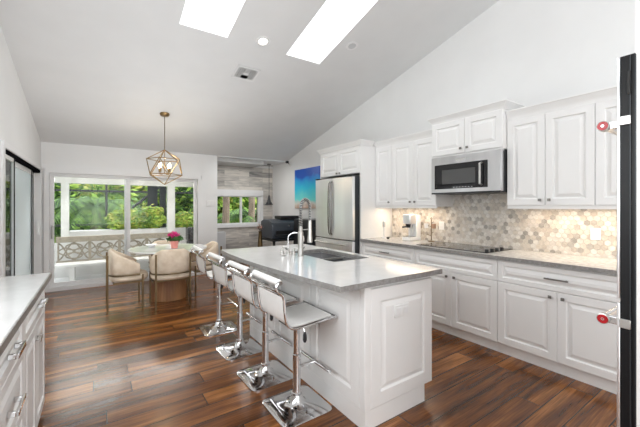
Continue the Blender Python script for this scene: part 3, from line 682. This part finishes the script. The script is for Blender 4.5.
def make_chair():
    """local: back at -Y, faces +Y"""
    r = thing('dining_chair', (0, 0, 0), 'x', 'chair', 'beige velvet barrel chairs around the dining table')
    # seat cushion: rounded D
    def outline(rx, ry0, ry1, n=28):
        P = []
        for k in range(n):
            t = 2*pi*k/n; c_, s_ = cos(t), sin(t); pw = 3.2; q = (abs(c_)**pw+abs(s_)**pw)**(-1/pw)
            P.append((rx*q*c_, (ry0+ry1)/2+(ry1-ry0)/2*q*s_))
        return P
    def puff(z0, z1, rx, a, b):
        mb = MB(); vs = []; n = 28; L = [(0.93, z0), (1, z0+(z1-z0)*.3), (1, z0+(z1-z0)*.7), (.93, z1-.004), (.7, z1)]
        for s_, z in L:
            for (x, y) in outline(rx*s_, (a+b)/2-(b-a)/2*s_, (a+b)/2+(b-a)/2*s_, n): vs.append((x, y, z))
        fs = [(i*n+k, i*n+(k+1) % n, (i+1)*n+(k+1) % n, (i+1)*n+k) for i in range(len(L)-1) for k in range(n)]
        fs += [tuple(range(n)), tuple(range((len(L)-1)*n, len(L)*n))]; mb.add(vs, fs); return mb
    puff(.385, .465, .27, -.24, .25).build('seat', 'velvet', r, angle=60)
    # band of metal
    # barrel backrest: arc, higher at back, dropping to arms
    mb = MB(); n = 36; vs = []; A = radians(118); sec = 10
    for i in range(n+1):
        t = -A+2*A*i/n; u = abs(t)/A
        cx_, cy_ = sin(t), -cos(t); pw = 2.6; q = (abs(cx_)**pw+abs(cy_)**pw)**(-1/pw)
        z1 = .80-.18*max(0, (u-.3)/.7)**.95; z0 = .475
        ro, ri = .275, .215
        endf = 1-.5*max(0, (u-.93)/.07)
        ring = [(ri+.012, z0), (ro-.012, z0), (ro, z0+.02), (ro+.008, (z0+z1)/2), (ro, z1-.03), (ro-.012, z1-.008), ((ro+ri)/2, z1), (ri+.012, z1-.008), (ri, z1-.03), (ri, z0+.02)]
        for rr_, z in ring: vs.append((rr_*q*cx_, rr_*q*cy_*.92, z))
    fs = [(i*sec+k, i*sec+(k+1) % sec, (i+1)*sec+(k+1) % sec, (i+1)*sec+k) for i in range(n) for k in range(sec)]
    fs += [tuple(range(sec)), tuple(range(n*sec, (n+1)*sec))]
    mb.add(vs, fs); mb.build('backrest', 'velvet', r, angle=60)
    pts = []
    for i in range(n+1):
        t = -A+2*A*i/n; cx_, cy_ = sin(t), -cos(t); q = (abs(cx_)**2.6+abs(cy_)**2.6)**(-1/2.6); pts.append((.278*q*cx_, .278*q*cy_*.92, .47))
    MB().tube(pts, .009, 6).build('metal_band', 'bronze', r)
    for (x, y, zt) in ((-.225, -.262, .745), (.225, -.262, .745), (-.262, .16, .47), (.262, .16, .47)):
        MB().box(x-.012, x+.012, y-.012, y+.012, 0, zt).build('leg', 'bronze', r, bevel=.003)
    MB().box(-.225, .225, -.20, -.18, .365, .385).box(-.25, .25, .15, .17, .365, .385).box(-.262, -.24, -.2, .17, .365, .385).box(.24, .262, -.2, .17, .365, .385).build('seat_rail', 'bronze', r)
    return r
ch = make_chair()
for i, (x, y, rz, lab) in enumerate(((.855, 5.01, -2, 'beige velvet barrel dining chair with its back to the camera'),
                                      (.35, 5.24, -90, 'beige velvet barrel dining chair seen from its side, nearest the patio door'),
                                      (1.40, 5.45, 88, 'beige velvet barrel dining chair half hidden behind the bar stools'),
                                      (.95, 5.93, 180, 'barrel dining chair on the far side of the table, facing the camera'))):
    o = ch if i == 0 else copy_tree(ch); o.location = (x, y, 0); o.rotation_euler = (0, 0, radians(rz)); o['label'] = lab; o.scale = (.95, .95, 1)
# flower pot
px, py = .955, 5.30
fp = thing('potted_flower', (px, py, .756), 'pink pot of magenta flowers on the dining table', 'plant')
MB().lathe([(.045, .757), (.062, .865), (.066, .87), (.06, .87), (.055, .85)], (px, py, 0), 20).build('pot', 'pink_pot', fp)
rng = random.Random(5)
def petals(mb, c, r, n, size, rng, mi=0, flat=.8):
    for _ in range(n):
        while True:
            d = Vector((rng.uniform(-1, 1), rng.uniform(-1, 1), rng.uniform(-1, 1)))
            if .05 < d.length < 1: break
        p = Vector((c[0]+d.x*r[0], c[1]+d.y*r[1], c[2]+d.z*r[2]))
        a = Vector((rng.uniform(-1, 1), rng.uniform(-1, 1), rng.uniform(-1, 1))).normalized(); b = a.orthogonal().normalized(); s_ = size*rng.uniform(.6, 1.3)
        mb.face([p-a*s_, p-b*s_*.5, p+a*s_, p+b*s_*.5], mi if isinstance(mi, int) else rng.choice(mi))
mb = MB(); petals(mb, (px, py, .895), (.11, .11, .035), 110, .035, rng); mb.build('leaves', 'green_leaf', fp, fix=False)
mb = MB(); petals(mb, (px-.01, py, .955), (.085, .085, .05), 150, .022, rng); mb.build('blossoms', 'magenta_petal', fp, fix=False)
mb = MB()
for k in range(6): a = k*1.05; mb.tube([(px, py, .86), (px+.04*cos(a), py+.04*sin(a), .94)], .003, 5)
mb.build('stems', 'green_leaf', fp)
# plate / glasses hint: clear bowl
o = MB().lathe([(.03, .756), (.035, .76), (.09, .80), (.085, .80), (.03, .765)], (.68, 5.62, 0), 24).build('shallow_bowl', 'white_plastic'); tag(o, 'shallow white bowl on the dining table left of the flowers', 'bowl')

# ------------------------------------------------------------------ chandelier
cx, cy = .84, 5.43; zc = cz(cx, cy)
cl = thing('chandelier', (cx, cy, 1.74), 'brass geometric cage chandelier over the dining table', 'chandelier')
MB().lathe([(.01, zc-.045), (.055, zc-.035), (.068, zc-.012), (.068, zc+.012)], (cx, cy, 0), 24).build('canopy', 'brass', cl)
MB().tube([(cx, cy, zc-.04), (cx, cy, 2.25)], .005, 8).build('down_rod', 'bronze', cl)
zm, hh, rr_ = 1.985, .265, .245
V_ = [Vector((cx, cy, zm+hh))]+[Vector((cx+rr_*cos(2*pi*k/5+.5), cy+rr_*sin(2*pi*k/5+.5), zm+.115)) for k in range(5)]+[Vector((cx+rr_*cos(2*pi*k/5+.5+pi/5), cy+rr_*sin(2*pi*k/5+.5+pi/5), zm-.115)) for k in range(5)]+[Vector((cx, cy, zm-hh))]
ed = [(0, k) for k in range(1, 6)]+[(11, k) for k in range(6, 11)]+[(k, k % 5+1) for k in range(1, 6)]+[(5+k, 5+k % 5+1) for k in range(1, 6)]+[(k, 5+k) for k in range(1, 6)]+[(k % 5+1, 5+k) for k in range(1, 6)]
mb = MB()
for a, b in ed: mb.tube([V_[a], V_[b]], .0065, 6)
mb.build('cage', 'brass', cl)
for k in range(4):
    a = pi/4+k*pi/2; x, y = cx+.09*cos(a), cy+.09*sin(a)
    am = MB().tube([(cx, cy, 1.90), (cx+.05*cos(a), cy+.05*sin(a), 1.875), (x, y, 1.885), (x, y, 1.91)], .005, 6).build('candle_arm', 'brass', cl)
    MB().lathe([(.012, 1.91), (.012, 1.97)], (x, y, 0), 12).build('candle_sleeve', 'brass', am)
    MB().lathe([(.006, 1.97), (.016, 1.995), (.014, 2.015), (.003, 2.045)], (x, y, 0), 12).build('bulb', 'bulb_glow', am)
MB().tube([(cx, cy, 1.89), (cx, cy, 2.25)], .005, 8).build('centre_stem', 'brass', cl)
light('chandelier_light', 'POINT', (cx, cy, 2.08), (0, 0, 0), 4, (1, .8, .55), .04)

# ------------------------------------------------------------------ ceiling fittings
SL = -math.atan(.25)
def on_ceiling(x, y): return Matrix.Translation((x, y, cz(x, y))) @ Matrix.Rotation(SL, 4, 'X')
def put(o, x, y): o.matrix_world = on_ceiling(x, y) @ Matrix.Translation((0, 0, -.004))
for (x, y, glow, lab) in ((1.573, 3.467, True, 'lit round recessed downlight between the two skylights'), (2.616, 3.119, False, 'unlit round ceiling speaker right of the skylights')):
    r = thing('recessed_light' if glow else 'ceiling_speaker', (0, 0, 0), lab, 'light' if glow else 'speaker')
    MB().lathe([(.05, 0), (.05, -.006), (.075, -.006), (.078, 0)], n=28, caps=False).build('trim_ring', 'trim_paint', r)
    MB().lathe([(.0, -.003), (.05, -.003)], n=28, caps=False).build('lens' if glow else 'grille', 'downlight_glow' if glow else 'grey_light', r)
    put(r, x, y)
    if glow: light('recessed_lamp', 'SPOT', (x, y, cz(x, y)-.05), (radians(24), 0, 0), 34, (1, .96, .9), .05).data.spot_size = radians(84)
r = thing('ceiling_vent', (0, 0, 0), 'square white air vent with louvres in the sloped ceiling', 'vent')
a, b = .15, .135
MB().box(-a, a, -b, -b+.025, -.008, 0).box(-a, a, b-.025, b, -.008, 0).box(-a, -a+.025, -b, b, -.008, 0).box(a-.025, a, -b, b, -.008, 0).build('frame', 'trim_paint', r)
MB().box(-a+.02, a-.02, -b+.02, b-.02, -.0015, -.0005).build('dark_backing', 'matte_black', r)
mb = MB()
for i in range(3):
    mb.box(-.115+i*.026, -.103+i*.026, -.11, .11, -.007, -.003); mb.box(.115-i*.026, .103-i*.026, -.11, .11, -.007, -.003)
for i in range(3): mb.box(-.04, .04, -.1+i*.026, -.088+i*.026, -.007, -.003)
mb.box(-.04, .04, -.02, .03, -.007, -.003)
mb.build('louvres', 'trim_paint', r); put(r, 1.61, 4.085)

# ------------------------------------------------------------------ appliance tower at right
TX0, TYF = 1.54, .318
tw = thing('oven_tower', (1.9, 0, 0), 'tall white housing with black-edged double oven at the right edge', 'oven')
MB().box(TX0, 2.30, -.40, TYF-.006, 0, 2.7).build('housing', 'cabinet_paint', tw)
MB().box(TX0+.004, 2.28, TYF-.006, TYF+.035, .1, 1.92).build('oven_side', 'oven_black', tw)
mb = MB()
for (yy, w_) in ((TYF-.008, .004), (TYF+.006, .003)): mb.box(TX0-.001, TX0+.004, yy, yy+w_, .1, 1.915)
mb.build('side_groove', 'dark_grey_metal', tw)
for (z0, z1, zh) in ((.1, 1.04, .965), (1.055, 1.92, 1.686)):
    d = MB().box(TX0+.0, 2.28, TYF+.035, TYF+.044, z0, z1).build('oven_door', 'stainless', tw, bevel=.003)
    h = MB().tube([(TX0+.045, TYF+.088, zh), (2.2, TYF+.088, zh)], .014, 14)
    h.box(TX0+.03, TX0+.05, TYF+.044, TYF+.088, zh-.014, zh+.014); h.box(2.15, 2.17, TYF+.044, TYF+.088, zh-.014, zh+.014)
    h = h.build('door_handle', 'chrome', d, bevel=.003)
    bd = MB().lathe([(.014, TX0+.018), (.019, TX0+.02), (.019, TX0+.046)], (0, TYF+.088, zh), 24, axis='x').build('end_cap', 'nickel', h)
    MB().lathe([(.0, TX0+.0165), (.0165, TX0+.0165), (.0165, TX0+.02)], (0, TYF+.088, zh), 24, axis='x', caps=False).build('red_medallion', 'red_badge', h)
    MB().lathe([(.003, TX0+.0158), (.005, TX0+.0158), (.005, TX0+.0167), (.003, TX0+.0167)], (0, TYF+.088, zh), 18, axis='x', caps=False).build('emblem_ring', 'silver_badge', h)
    MB().box(TX0-.004, TX0+.02, TYF+.006, TYF+.037, zh-.012, zh+.02).build('hinge', 'nickel', d, bevel=.002)
MB().tube([(TX0-.002, TYF+.01, 1.78), (TX0-.006, TYF+.012, 1.82), (TX0-.002, TYF+.01, 1.86)], .005, 8).build('hinge_spring', 'rubber', tw)

# ------------------------------------------------------------------ left buffet counter
LX = -.30
def left_unit(y0, y1, label, kind):
    c = thing('buffet_cabinet', ((LX+XL)/2, (y0+y1)/2, 0), label, 'cabinet', 'white buffet cabinets along the left wall')
    MB().box(XL+.005, LX-.02, y0+.001, y1-.001, .0, .888).build('body', 'cabinet_paint', c)
    def hnd(par, y, z, vert=False):
        mb = MB(); L = .13
        if not vert:
            for s_ in (-1, 1): mb.box(LX-.0, LX+.028, y+s_*L/2-.012, y+s_*L/2+.0, z-.012, z+.012)
            mb.box(LX+.026, LX+.038, y-L/2-.012, y+L/2+.012, z-.012, z+.012)
        mb.build('pull_handle', 'chrome', par, bevel=.003)
    if kind == 'drawers':
        for (a, b) in ((.70, .88), (.42, .695), (.06, .415)):
            d = front('drawer', c, (LX-.02, y1-G, a), (0, -1, 0), (1, 0, 0), y1-y0-2*G, b-a, mg=.045)
            hnd(d, (y0+y1)/2+.05, (a+b)/2-.01)
    else:
        d = front('drawer', c, (LX-.02, y1-G, .70), (0, -1, 0), (1, 0, 0), y1-y0-2*G, .18, mg=.04); hnd(d, (y0+y1)/2+.12, .785)
        ym = (y0+y1)/2
        for (a, b, kn) in ((y0+G, ym, ym-.03), (ym+.002, y1-G, ym+.03)):
            dd = front('door', c, (LX-.02, b, .06), (0, -1, 0), (1, 0, 0), b-a, .635, mg=.05)
            knob(dd, (LX, kn, .61), (1, 0, 0), 'nickel')
    return c
left_unit(2.14, 2.90, 'white buffet cabinet with one drawer over two doors, nearest the patio doors', 'doors')
left_unit(1.46, 2.138, 'white three-drawer buffet cabinet in the middle of the left counter', 'drawers')
left_unit(.78, 1.458, 'white three-drawer buffet cabinet nearest the camera on the left', 'drawers')
o = MB().box(XL+.003, LX+.03, .74, 2.93, .889, .925, 0).build('buffet_worktop', 'quartz', None, bevel=.004); tag(o, 'pale quartz worktop on the buffet cabinets along the left wall', 'worktop')
MB().box(LX+.03, LX+.034, .74, 2.93, .889, .923).build('stone_edge', 'quartz_edge', o)

# ------------------------------------------------------------------ right wall far end
pic = MB().box(XR-.035, XR-.002, 5.434, 6.443, 1.345, 2.21).build('canvas_picture', 'sea_print', None, bevel=.003); tag(pic, 'blue sea and pale beach canvas picture on the white wall', 'picture')
# camera device up on wall
o = thing('wall_camera', (XR-.04, 6.70, 2.40), 'small black and white security camera high on the white wall', 'camera')
MB().lathe([(.03, 0), (.03, .03)], (XR-.034, 6.70, 2.36), 16, axis='x').build('base', 'white_plastic', o)
MB().tube([(XR-.03, 6.70, 2.37), (XR-.075, 6.68, 2.41)], .008, 8).lathe([(.028, 0), (.03, .03), (.028, .06)], (XR-.13, 6.68, 2.42), 14, axis='x').build('head', 'black_plastic', o)
# pendant by plank wall
o = thing('pendant_lamp', (3.45, 7.25, 1.42), 'small black cone pendant hanging before the weathered plank wall', 'lamp')
MB().tube([(3.45, 7.25, 2.42), (3.45, 7.25, 1.62)], .005, 6).build('cord', 'black_plastic', o)
MB().lathe([(.05, 2.40), (.05, 2.42)], (3.45, 7.25, 0), 16).build('ceiling_cup', 'black_plastic', o)
MB().lathe([(.015, 1.66), (.025, 1.60), (.05, 1.50), (.10, 1.43), (.10, 1.42), (.045, 1.49), (.01, 1.60)], (3.45, 7.25, 0), 24).build('shade', 'charcoal_frame', o)
# printer on desk
desk = thing('printer_desk', (3.2, 5.95, 0), 'low black desk under the large printer in the corner', 'desk')
MB().box(2.80, 3.70, 5.70, 6.40, .70, .735).build('desk_top', 'black_plastic', desk, bevel=.003)
for (x, y) in ((2.84, 5.75), (3.65, 5.75), (2.84, 6.35), (3.65, 6.35)): MB().box(x-.02, x+.02, y-.02, y+.02, 0, .70).build('leg', 'black_plastic', desk)
pn = thing('large_printer', (3.05, 6.05, .735), 'wide dark blue-grey printer with rounded front on the black desk', 'printer')
body = [(5.78, .745), (6.33, .745), (6.33, 1.08), (6.20, 1.12), (5.95, 1.11), (5.83, 1.06), (5.78, .98)]
MB().prism(body, 0, 2.82, 3.62).build('body', 'printer_body', pn, bevel=.012)
MB().box(2.90, 3.54, 5.772, 5.785, .83, .90).build('paper_slot', 'black_plastic', pn)
MB().box(2.87, 3.57, 5.73, 5.80, .79, .82).build('output_tray', 'dark_grey_metal', pn, bevel=.004)
MB().lathe([(.0, 5.774), (.022, 5.774), (.022, 5.79)], (3.20, 0, 1.0), 18, axis='y', caps=False).build('round_badge', 'silver_badge', pn)
o = MB().box(3.10, 3.58, 5.95, 6.25, 1.122, 1.19).build('document_scanner', 'black_plastic', None, bevel=.01); tag(o, 'flat black scanner box lying on top of the large printer', 'scanner')
o = thing('black_cabinet', (3.42, 5.2, 0), 'narrow black cabinet standing between the printer and the refrigerator', 'cabinet')
MB().box(3.22, 3.72, 4.95, 5.62, 0, 1.14).build('body', 'black_plastic', o, bevel=.004)
for z in (.05, .63): MB().box(3.205, 3.22, 4.97, 5.60, z, z+.50).build('door', 'black_plastic', o, bevel=.004)
# vase with dried flowers by window
o = thing('dried_flower_vase', (2.50, 6.62, 0), 'tall bottle vase of dried pink flowers left of the printer', 'vase')
vx, vy = 2.62, 6.0
o.location = (vx, vy, .735); ORG[o.name] = Vector((vx, vy, .735))
o.location = (2.64, 5.95, 0); ORG[o.name] = Vector((2.64, 5.95, 0)); vx, vy = 2.64, 5.95
MB().lathe([(.06, 0), (.07, .2), (.06, .5), (.04, .75), (.03, .88), (.04, .90)], (vx, vy, 0), 20).build('vase', 'bronze', o)
mb = MB()
for k in range(9): a = k*.7; mb.tube([(vx, vy, .88), (vx+.05*cos(a), vy+.05*sin(a), .98+.01*(k % 3))], .003, 5)
rng = random.Random(9); petals(mb, (vx, vy, .98), (.06, .06, .06), 90, .016, rng, [0, 0, 1]); mb.build('dried_stems', ['bark', 'pink_pot'], o, fix=False)
# dark console under plank window
o = MB().box(XA+.02, 2.45, 7.45, 7.62, .0, .80).build('low_console', 'grey_light', None, bevel=.01)
tag(o, 'low grey console against the plank wall beneath the window', 'console')
# wall plates
for (x, y, z, n_, lab) in ((1.95, YS, 1.45, 3, 'white triple light switch on the wall right of the sliding door'), (1.92, YS, .45, 1, 'white outlet low on the wall right of the sliding door')):
    s_ = MB().box(x-.035*n_, x+.035*n_, y-.008, y, z-.06, z+.06).build('wall_switch', 'white_plastic', None, bevel=.002); tag(s_, lab, 'switch')
    for k in range(n_): MB().box(x-.035*n_+.02+.07*k, x-.035*n_+.05+.07*k, y-.012, y-.008, z-.03, z+.03).build('rocker', 'trim_paint', s_)

# ------------------------------------------------------------------ outside
struct(MB().box(-14, 16, YS+T, 30, -.30, -.20).box(-14, XL-T-.0, -6, YS+T, -.3, -.2), 'ground', 'grass')
struct(MB().box(-1.8, 4.2, YS+T+.02, 10.2, -.19, -.03).box(-3.2, XL-T-.02, 2, YS+T, -.19, -.03).box(-3.2, -1.82, YS+T, 10.2, -.19, -.03), 'patio_floor', 'patio_paving')
o = struct(MB().box(-2.6, 3.2, YS+T+.02, 8.45, 2.36, 2.5), 'patio_ceiling', 'masonry_white')
o = MB().box(-2.6, 3.2, 8.30, 8.45, 1.86, 2.36).build('patio_beam', 'masonry_white'); tag(o, 'white beam spanning the open side of the patio', 'beam')
for (x, w_, lab) in ((-.535, .08, 'white patio post nearest the left corner'), (1.45, .10, 'white patio post right of the leafy planter')):
    o = MB().box(x-w_, x+w_*.6, 8.30, 8.44, -.03, 1.86).build('patio_post', 'masonry_white', None, bevel=.004); tag(o, lab, 'post', 'white patio posts')
# bench with breeze-block back
bn = thing('patio_bench', (0, 7.9, 0), 'long white patio bench with oval lattice back panel', 'bench')
bx0, bx1, bz0, bz1, by = -.64, 1.38, .335, .69, 7.95
MB().box(bx0-.02, bx1, by-.03, by+.05, bz1, bz1+.11).box(bx0-.02, bx1, by-.03, by+.05, bz0-.06, bz0).build('back_rail', 'breeze_concrete', bn, bevel=.004)
n_ = 4; wv = (bx1-bx0)/n_
for k in range(n_):
    mb = MB(); x0 = bx0+k*wv; zc_ = (bz0+bz1)/2; h_ = (bz1-bz0)
    mb.box(x0, x0+.025, by-.02, by+.04, bz0, bz1).box(x0+wv-.025, x0+wv, by-.02, by+.04, bz0, bz1)
    for sg in (-1, 1):
        mb.tube([(x0+wv/2+.13*cos(2*pi*i/24), by+.01, zc_+sg*h_*.235+h_*.16*sin(2*pi*i/24)) for i in range(24)], .014, 6, closed=True)
        mb.tube([(x0+wv*i/20, by+.01, zc_+sg*h_*.46*cos(2*pi*i/20)) for i in range(21)], .015, 6)
        mb.tube([(x0+wv*i/20, by+.01, zc_+sg*h_*.2*sin(2*pi*i/20)) for i in range(21)], .013, 6)
    mb.build('lattice_panel', 'breeze_concrete', bn)
MB().box(bx0-.02, bx1, 7.55, 7.92, .26, .31).build('bench_seat', 'masonry_white', bn, bevel=.004)
for x in (-.40, .45, 1.15): MB().box(x-.04, x+.04, 7.58, 7.9, -.03, .26).build('leg', 'masonry_white', bn)
o = MB().box(-.72, 3.2, 8.24, 8.29, -.03, .66).build('patio_parapet', 'masonry_white'); tag(o, 'low white parapet wall behind the lattice bench', 'wall')
o = MB().box(-.5, 2.6, 8.55, 9.0, -.2, .86).build('planter_box', 'masonry_white'); tag(o, 'long white planter wall full of green shrubs behind the bench', 'planter')
# screen cage frame
sc_ = thing('screen_cage', (0, 10, 0), 'dark metal screen enclosure frame beyond the patio', 'frame')
for x in (-2.4, -1.0, .18, 1.55, 2.9): MB().box(x-.025, x+.025, 9.98, 10.03, -.03, 3.2).build('upright', 'charcoal_frame', sc_)
for z in (.93, 1.78, 3.2): MB().box(-2.4, 2.9, 9.985, 10.025, z-.025, z+.025).build('crossbar', 'charcoal_frame', sc_)
MB().tube([(.75, 9.9, 1.35), (1.55, 9.9, 2.05)], .03, 8).build('brace', 'charcoal_frame', sc_)
for k, (x0, x1, lab) in enumerate(((1.06, 1.22, 'left dark privacy panel at the right end of the screen cage'), (1.33, 1.41, 'narrow dark privacy panel beside the white post'))):
    o = MB(); o.box(x0, x1, 9.17, 9.20, .5, 1.92).box(x0-.03, x0, 9.15, 9.22, -.03, 1.95).box(x1, x1+.03, 9.15, 9.22, -.03, 1.95).box(x0, x1, 9.15, 9.22, 1.92, 1.95)
    o = o.build('privacy_panel', 'dark_grey_metal'); tag(o, lab, 'panel', 'dark privacy panels')
o = thing('patio_grill', (1.80, 7.9, -.03), 'black grill on the patio seen past the flowers', 'grill')
MB().box(1.68, 1.90, 7.72, 8.02, .60, .92).build('lid', 'black_gloss', o, bevel=.03); MB().box(1.70, 1.88, 7.74, 8.0, -.03, .60).build('cart', 'black_plastic', o, bevel=.01)
# pool and lounger on the left
struct(MB().box(-6.0, -1.55, 10.6, 16.5, -.2, -.10), 'pool_coping', 'patio_paving')
o = MB().box(-5.7, -1.8, 10.9, 16.2, -.10, -.085).build('pool_water', 'pool_water'); tag(o, 'turquoise swimming pool water seen through the left patio door', 'pool')
lg = thing('lounge_chair', (-1.6, 8.4, -.03), 'dark sling lounge chair beside the pool beyond the left door', 'chair')
MB().tube([(-1.95, 7.9, -.02), (-1.55, 8.5, .22), (-1.35, 8.8, .45)], .02, 8).tube([(-1.55, 7.7, -.02), (-1.15, 8.3, .22), (-.95, 8.6, .45)], .02, 8).build('frame', 'charcoal_frame', lg)
mb = MB(); mb.face([(-1.9, 7.98, .04), (-1.5, 7.78, .04), (-1.15, 8.3, .23), (-1.55, 8.5, .23)]); mb.face([(-1.55, 8.5, .23), (-1.15, 8.3, .23), (-.95, 8.6, .45), (-1.35, 8.8, .45)])
s_ = mb.build('sling', 'grey_light', lg, fix=False); s_.modifiers.new('sol', 'SOLIDIFY').thickness = .01; lg.location.y -= 1.0; lg.location.x += .05

def blob(mb, c, r, rng, mi):
    import bmesh
    bm = bmesh.new(); bmesh.ops.create_icosphere(bm, subdivisions=3, radius=1)
    sd = Vector((rng.uniform(0, 50), 0, 0)); vs = []
    for v in bm.verts:
        p = v.co.copy(); k = .78+.35*noise.noise(p*1.7+sd)
        vs.append((c[0]+p.x*r[0]*k, c[1]+p.y*r[1]*k, c[2]+p.z*r[2]*k))
    fs = [tuple(v.index for v in f.verts) for f in bm.faces]; bm.free(); mb.add(vs, fs, mi)
def tree(name, c, r, h, n, size, label, cat, mats, group=None, trunk=.12, seed=0):
    rng = random.Random(seed); t = thing(name, (c[0], c[1], h), label, cat, group); mb = MB()
    blob(mb, c, (r[0]*.8, r[1]*.8, r[2]*.8), rng, 0)
    for _ in range(n):
        d = Vector((rng.gauss(0, 1), rng.gauss(0, 1), rng.gauss(0, 1))).normalized()*rng.uniform(.72, 1.08)
        d *= .85+.3*noise.noise(d*2+Vector((seed, 0, 0)))
        p = Vector((c[0]+d.x*r[0], c[1]+d.y*r[1], c[2]+d.z*r[2]))
        a = Vector((rng.uniform(-1, 1), rng.uniform(-1, 1), rng.uniform(-.6, .6))).normalized(); b = a.orthogonal().normalized(); s_ = size*rng.uniform(.5, 1.4)
        mb.face([p-a*s_, p-b*s_*.45, p+a*s_, p+b*s_*.45], rng.choices([0, 1, 2], [.3, .4, .3])[0])
    mb.build('foliage', mats, t, fix=False)
    if trunk: MB().tube([(c[0], c[1], h), (c[0]+.1, c[1], (h+c[2])/2), (c[0], c[1]+.05, c[2])], [trunk, trunk*.8, trunk*.5], 8).build('trunk', 'bark', t)
def palm(c, h, label, seed, nf=18, L=1.6, droop=1.0):
    rng = random.Random(seed); t = thing('palm_tree', (c[0], c[1], -.2), label, 'palm', 'palms outside')
    MB().tube([(c[0], c[1], -.2), (c[0]+.06, c[1], h*.5), (c[0], c[1], h)], [.13, .1, .11], 10).build('trunk', 'bark', t)
    mb = MB()
    for k in range(nf):
        a = 2*pi*k/nf+rng.uniform(-.2, .2); el = rng.uniform(.1, 1.2); P = []
        for i in range(9):
            u = i/8; rr = L*u*cos(el*.6); P.append(Vector((c[0]+rr*cos(a), c[1]+rr*sin(a), h+L*sin(el)*u*.9-droop*L*.75*u*u)))
        mb.tube(P, [.014*(1-.8*i/8) for i in range(9)], 4)
        side = Vector((-sin(a), cos(a), 0))
        for i in range(1, 32):
            u = i/32*8; j = min(7, int(u)); p = P[j].lerp(P[j+1], u-j); d = (P[j+1]-P[j]).normalized(); ll = L*.26*sin(pi*(.12+.8*i/32))
            for s_ in (-1, 1):
                q = p+side*s_*ll*.8+d*ll*.5-Vector((0, 0, ll*.35)); mb.face([p-d*.018, q, p+d*.018], rng.choice([0, 1]))
    mb.build('fronds', ['leaf_dark', 'leaf_mid'], t, fix=False)
LM = ['leaf_mid', 'leaf_bright', 'leaf_yellow']; LD = ['leaf_dark', 'leaf_mid', 'leaf_bright']
tree('shrub', (.50, 8.78, 1.06), (.36, .2, .28), .80, 1500, .05, 'bright green leafy shrub at the left of the white planter', 'shrub', LM, 'planter shrubs', .02, 1)
tree('shrub', (1.08, 8.78, 1.10), (.32, .2, .32), .80, 1500, .05, 'bright green leafy shrub in the middle of the white planter', 'shrub', LM, 'planter shrubs', .02, 2)
tree('shrub', (1.80, 8.78, 1.0), (.40, .2, .26), .80, 1200, .05, 'yellow-green shrub at the right end of the white planter', 'shrub', ['leaf_bright', 'leaf_yellow', 'leaf_mid'], 'planter shrubs', .02, 3)
palm((-.05, 11.0), 1.35, 'feathery dark green palm beyond the patio left of centre', 4, 24, 1.6, 1.1)
spots = [(-3.6, 22, 2.2, 2.2, 2.6, LD, 'dense green tree farthest left beyond the pool'), (-.2, 18.2, 2.6, 2.4, 2.3, LD, 'dark green tree behind the feathery palm'),
         (1.0, 14.5, 2.4, 1.7, 2.2, LM, 'bright yellow-green tree behind the patio screen'), (3.2, 14.5, 2.3, 1.9, 2.3, LD, 'dark green tree right of the patio screen'),
         (5.6, 14.0, 2.5, 2.0, 2.5, LM, 'bright green tree beyond the plank wall window'), (-7.5, 18.5, 2.4, 2.2, 2.6, LM, 'light green tree beside the pool seen through the left door'),
         (8.2, 15.5, 2.8, 2.2, 2.8, LD, 'dark green tree at the far right outside'), (-9.8, 14, 2.4, 2.6, 2.7, LD, 'dark tree left of the pool')]
for k, (x, y, z, rx, rz, ms, lab) in enumerate(spots):
    tree('garden_tree', (x, y, z), (rx, rx*.8, rz), -.2, 5200, .15, lab, 'tree', ms, 'garden trees', .16, 10+k)
tree('hedge', (-1, 22.5, 2.2), (9, 1.2, 3.4), -.2, 6000, .28, 'long dark hedge closing off the garden on the left', 'hedge', LD, None, 0, 31)
tree('hedge', (10, 20, 2.2), (8, 1.2, 3.6), -.2, 6000, .28, 'long dark hedge closing off the garden on the right', 'hedge', LD, None, 0, 32)
palm((4.2, 10.2), 1.0, 'palm with broad fronds outside the plank wall window', 6, 22, 1.3, .9)
for x, lab in ((3.12, 'pale palm trunk left in the plank wall window'), (3.93, 'pale palm trunk right in the plank wall window'), (4.2, 'pale trunk at the right edge of the plank wall window')):
    o = MB().tube([(x, 9.6, -.2), (x+.05, 9.6, 1.5), (x-.05, 9.6, 3.6)], [.12, .10, .09], 10).build('tree_trunk', 'bark'); tag(o, lab, 'trunk', 'trunks outside the plank wall window')
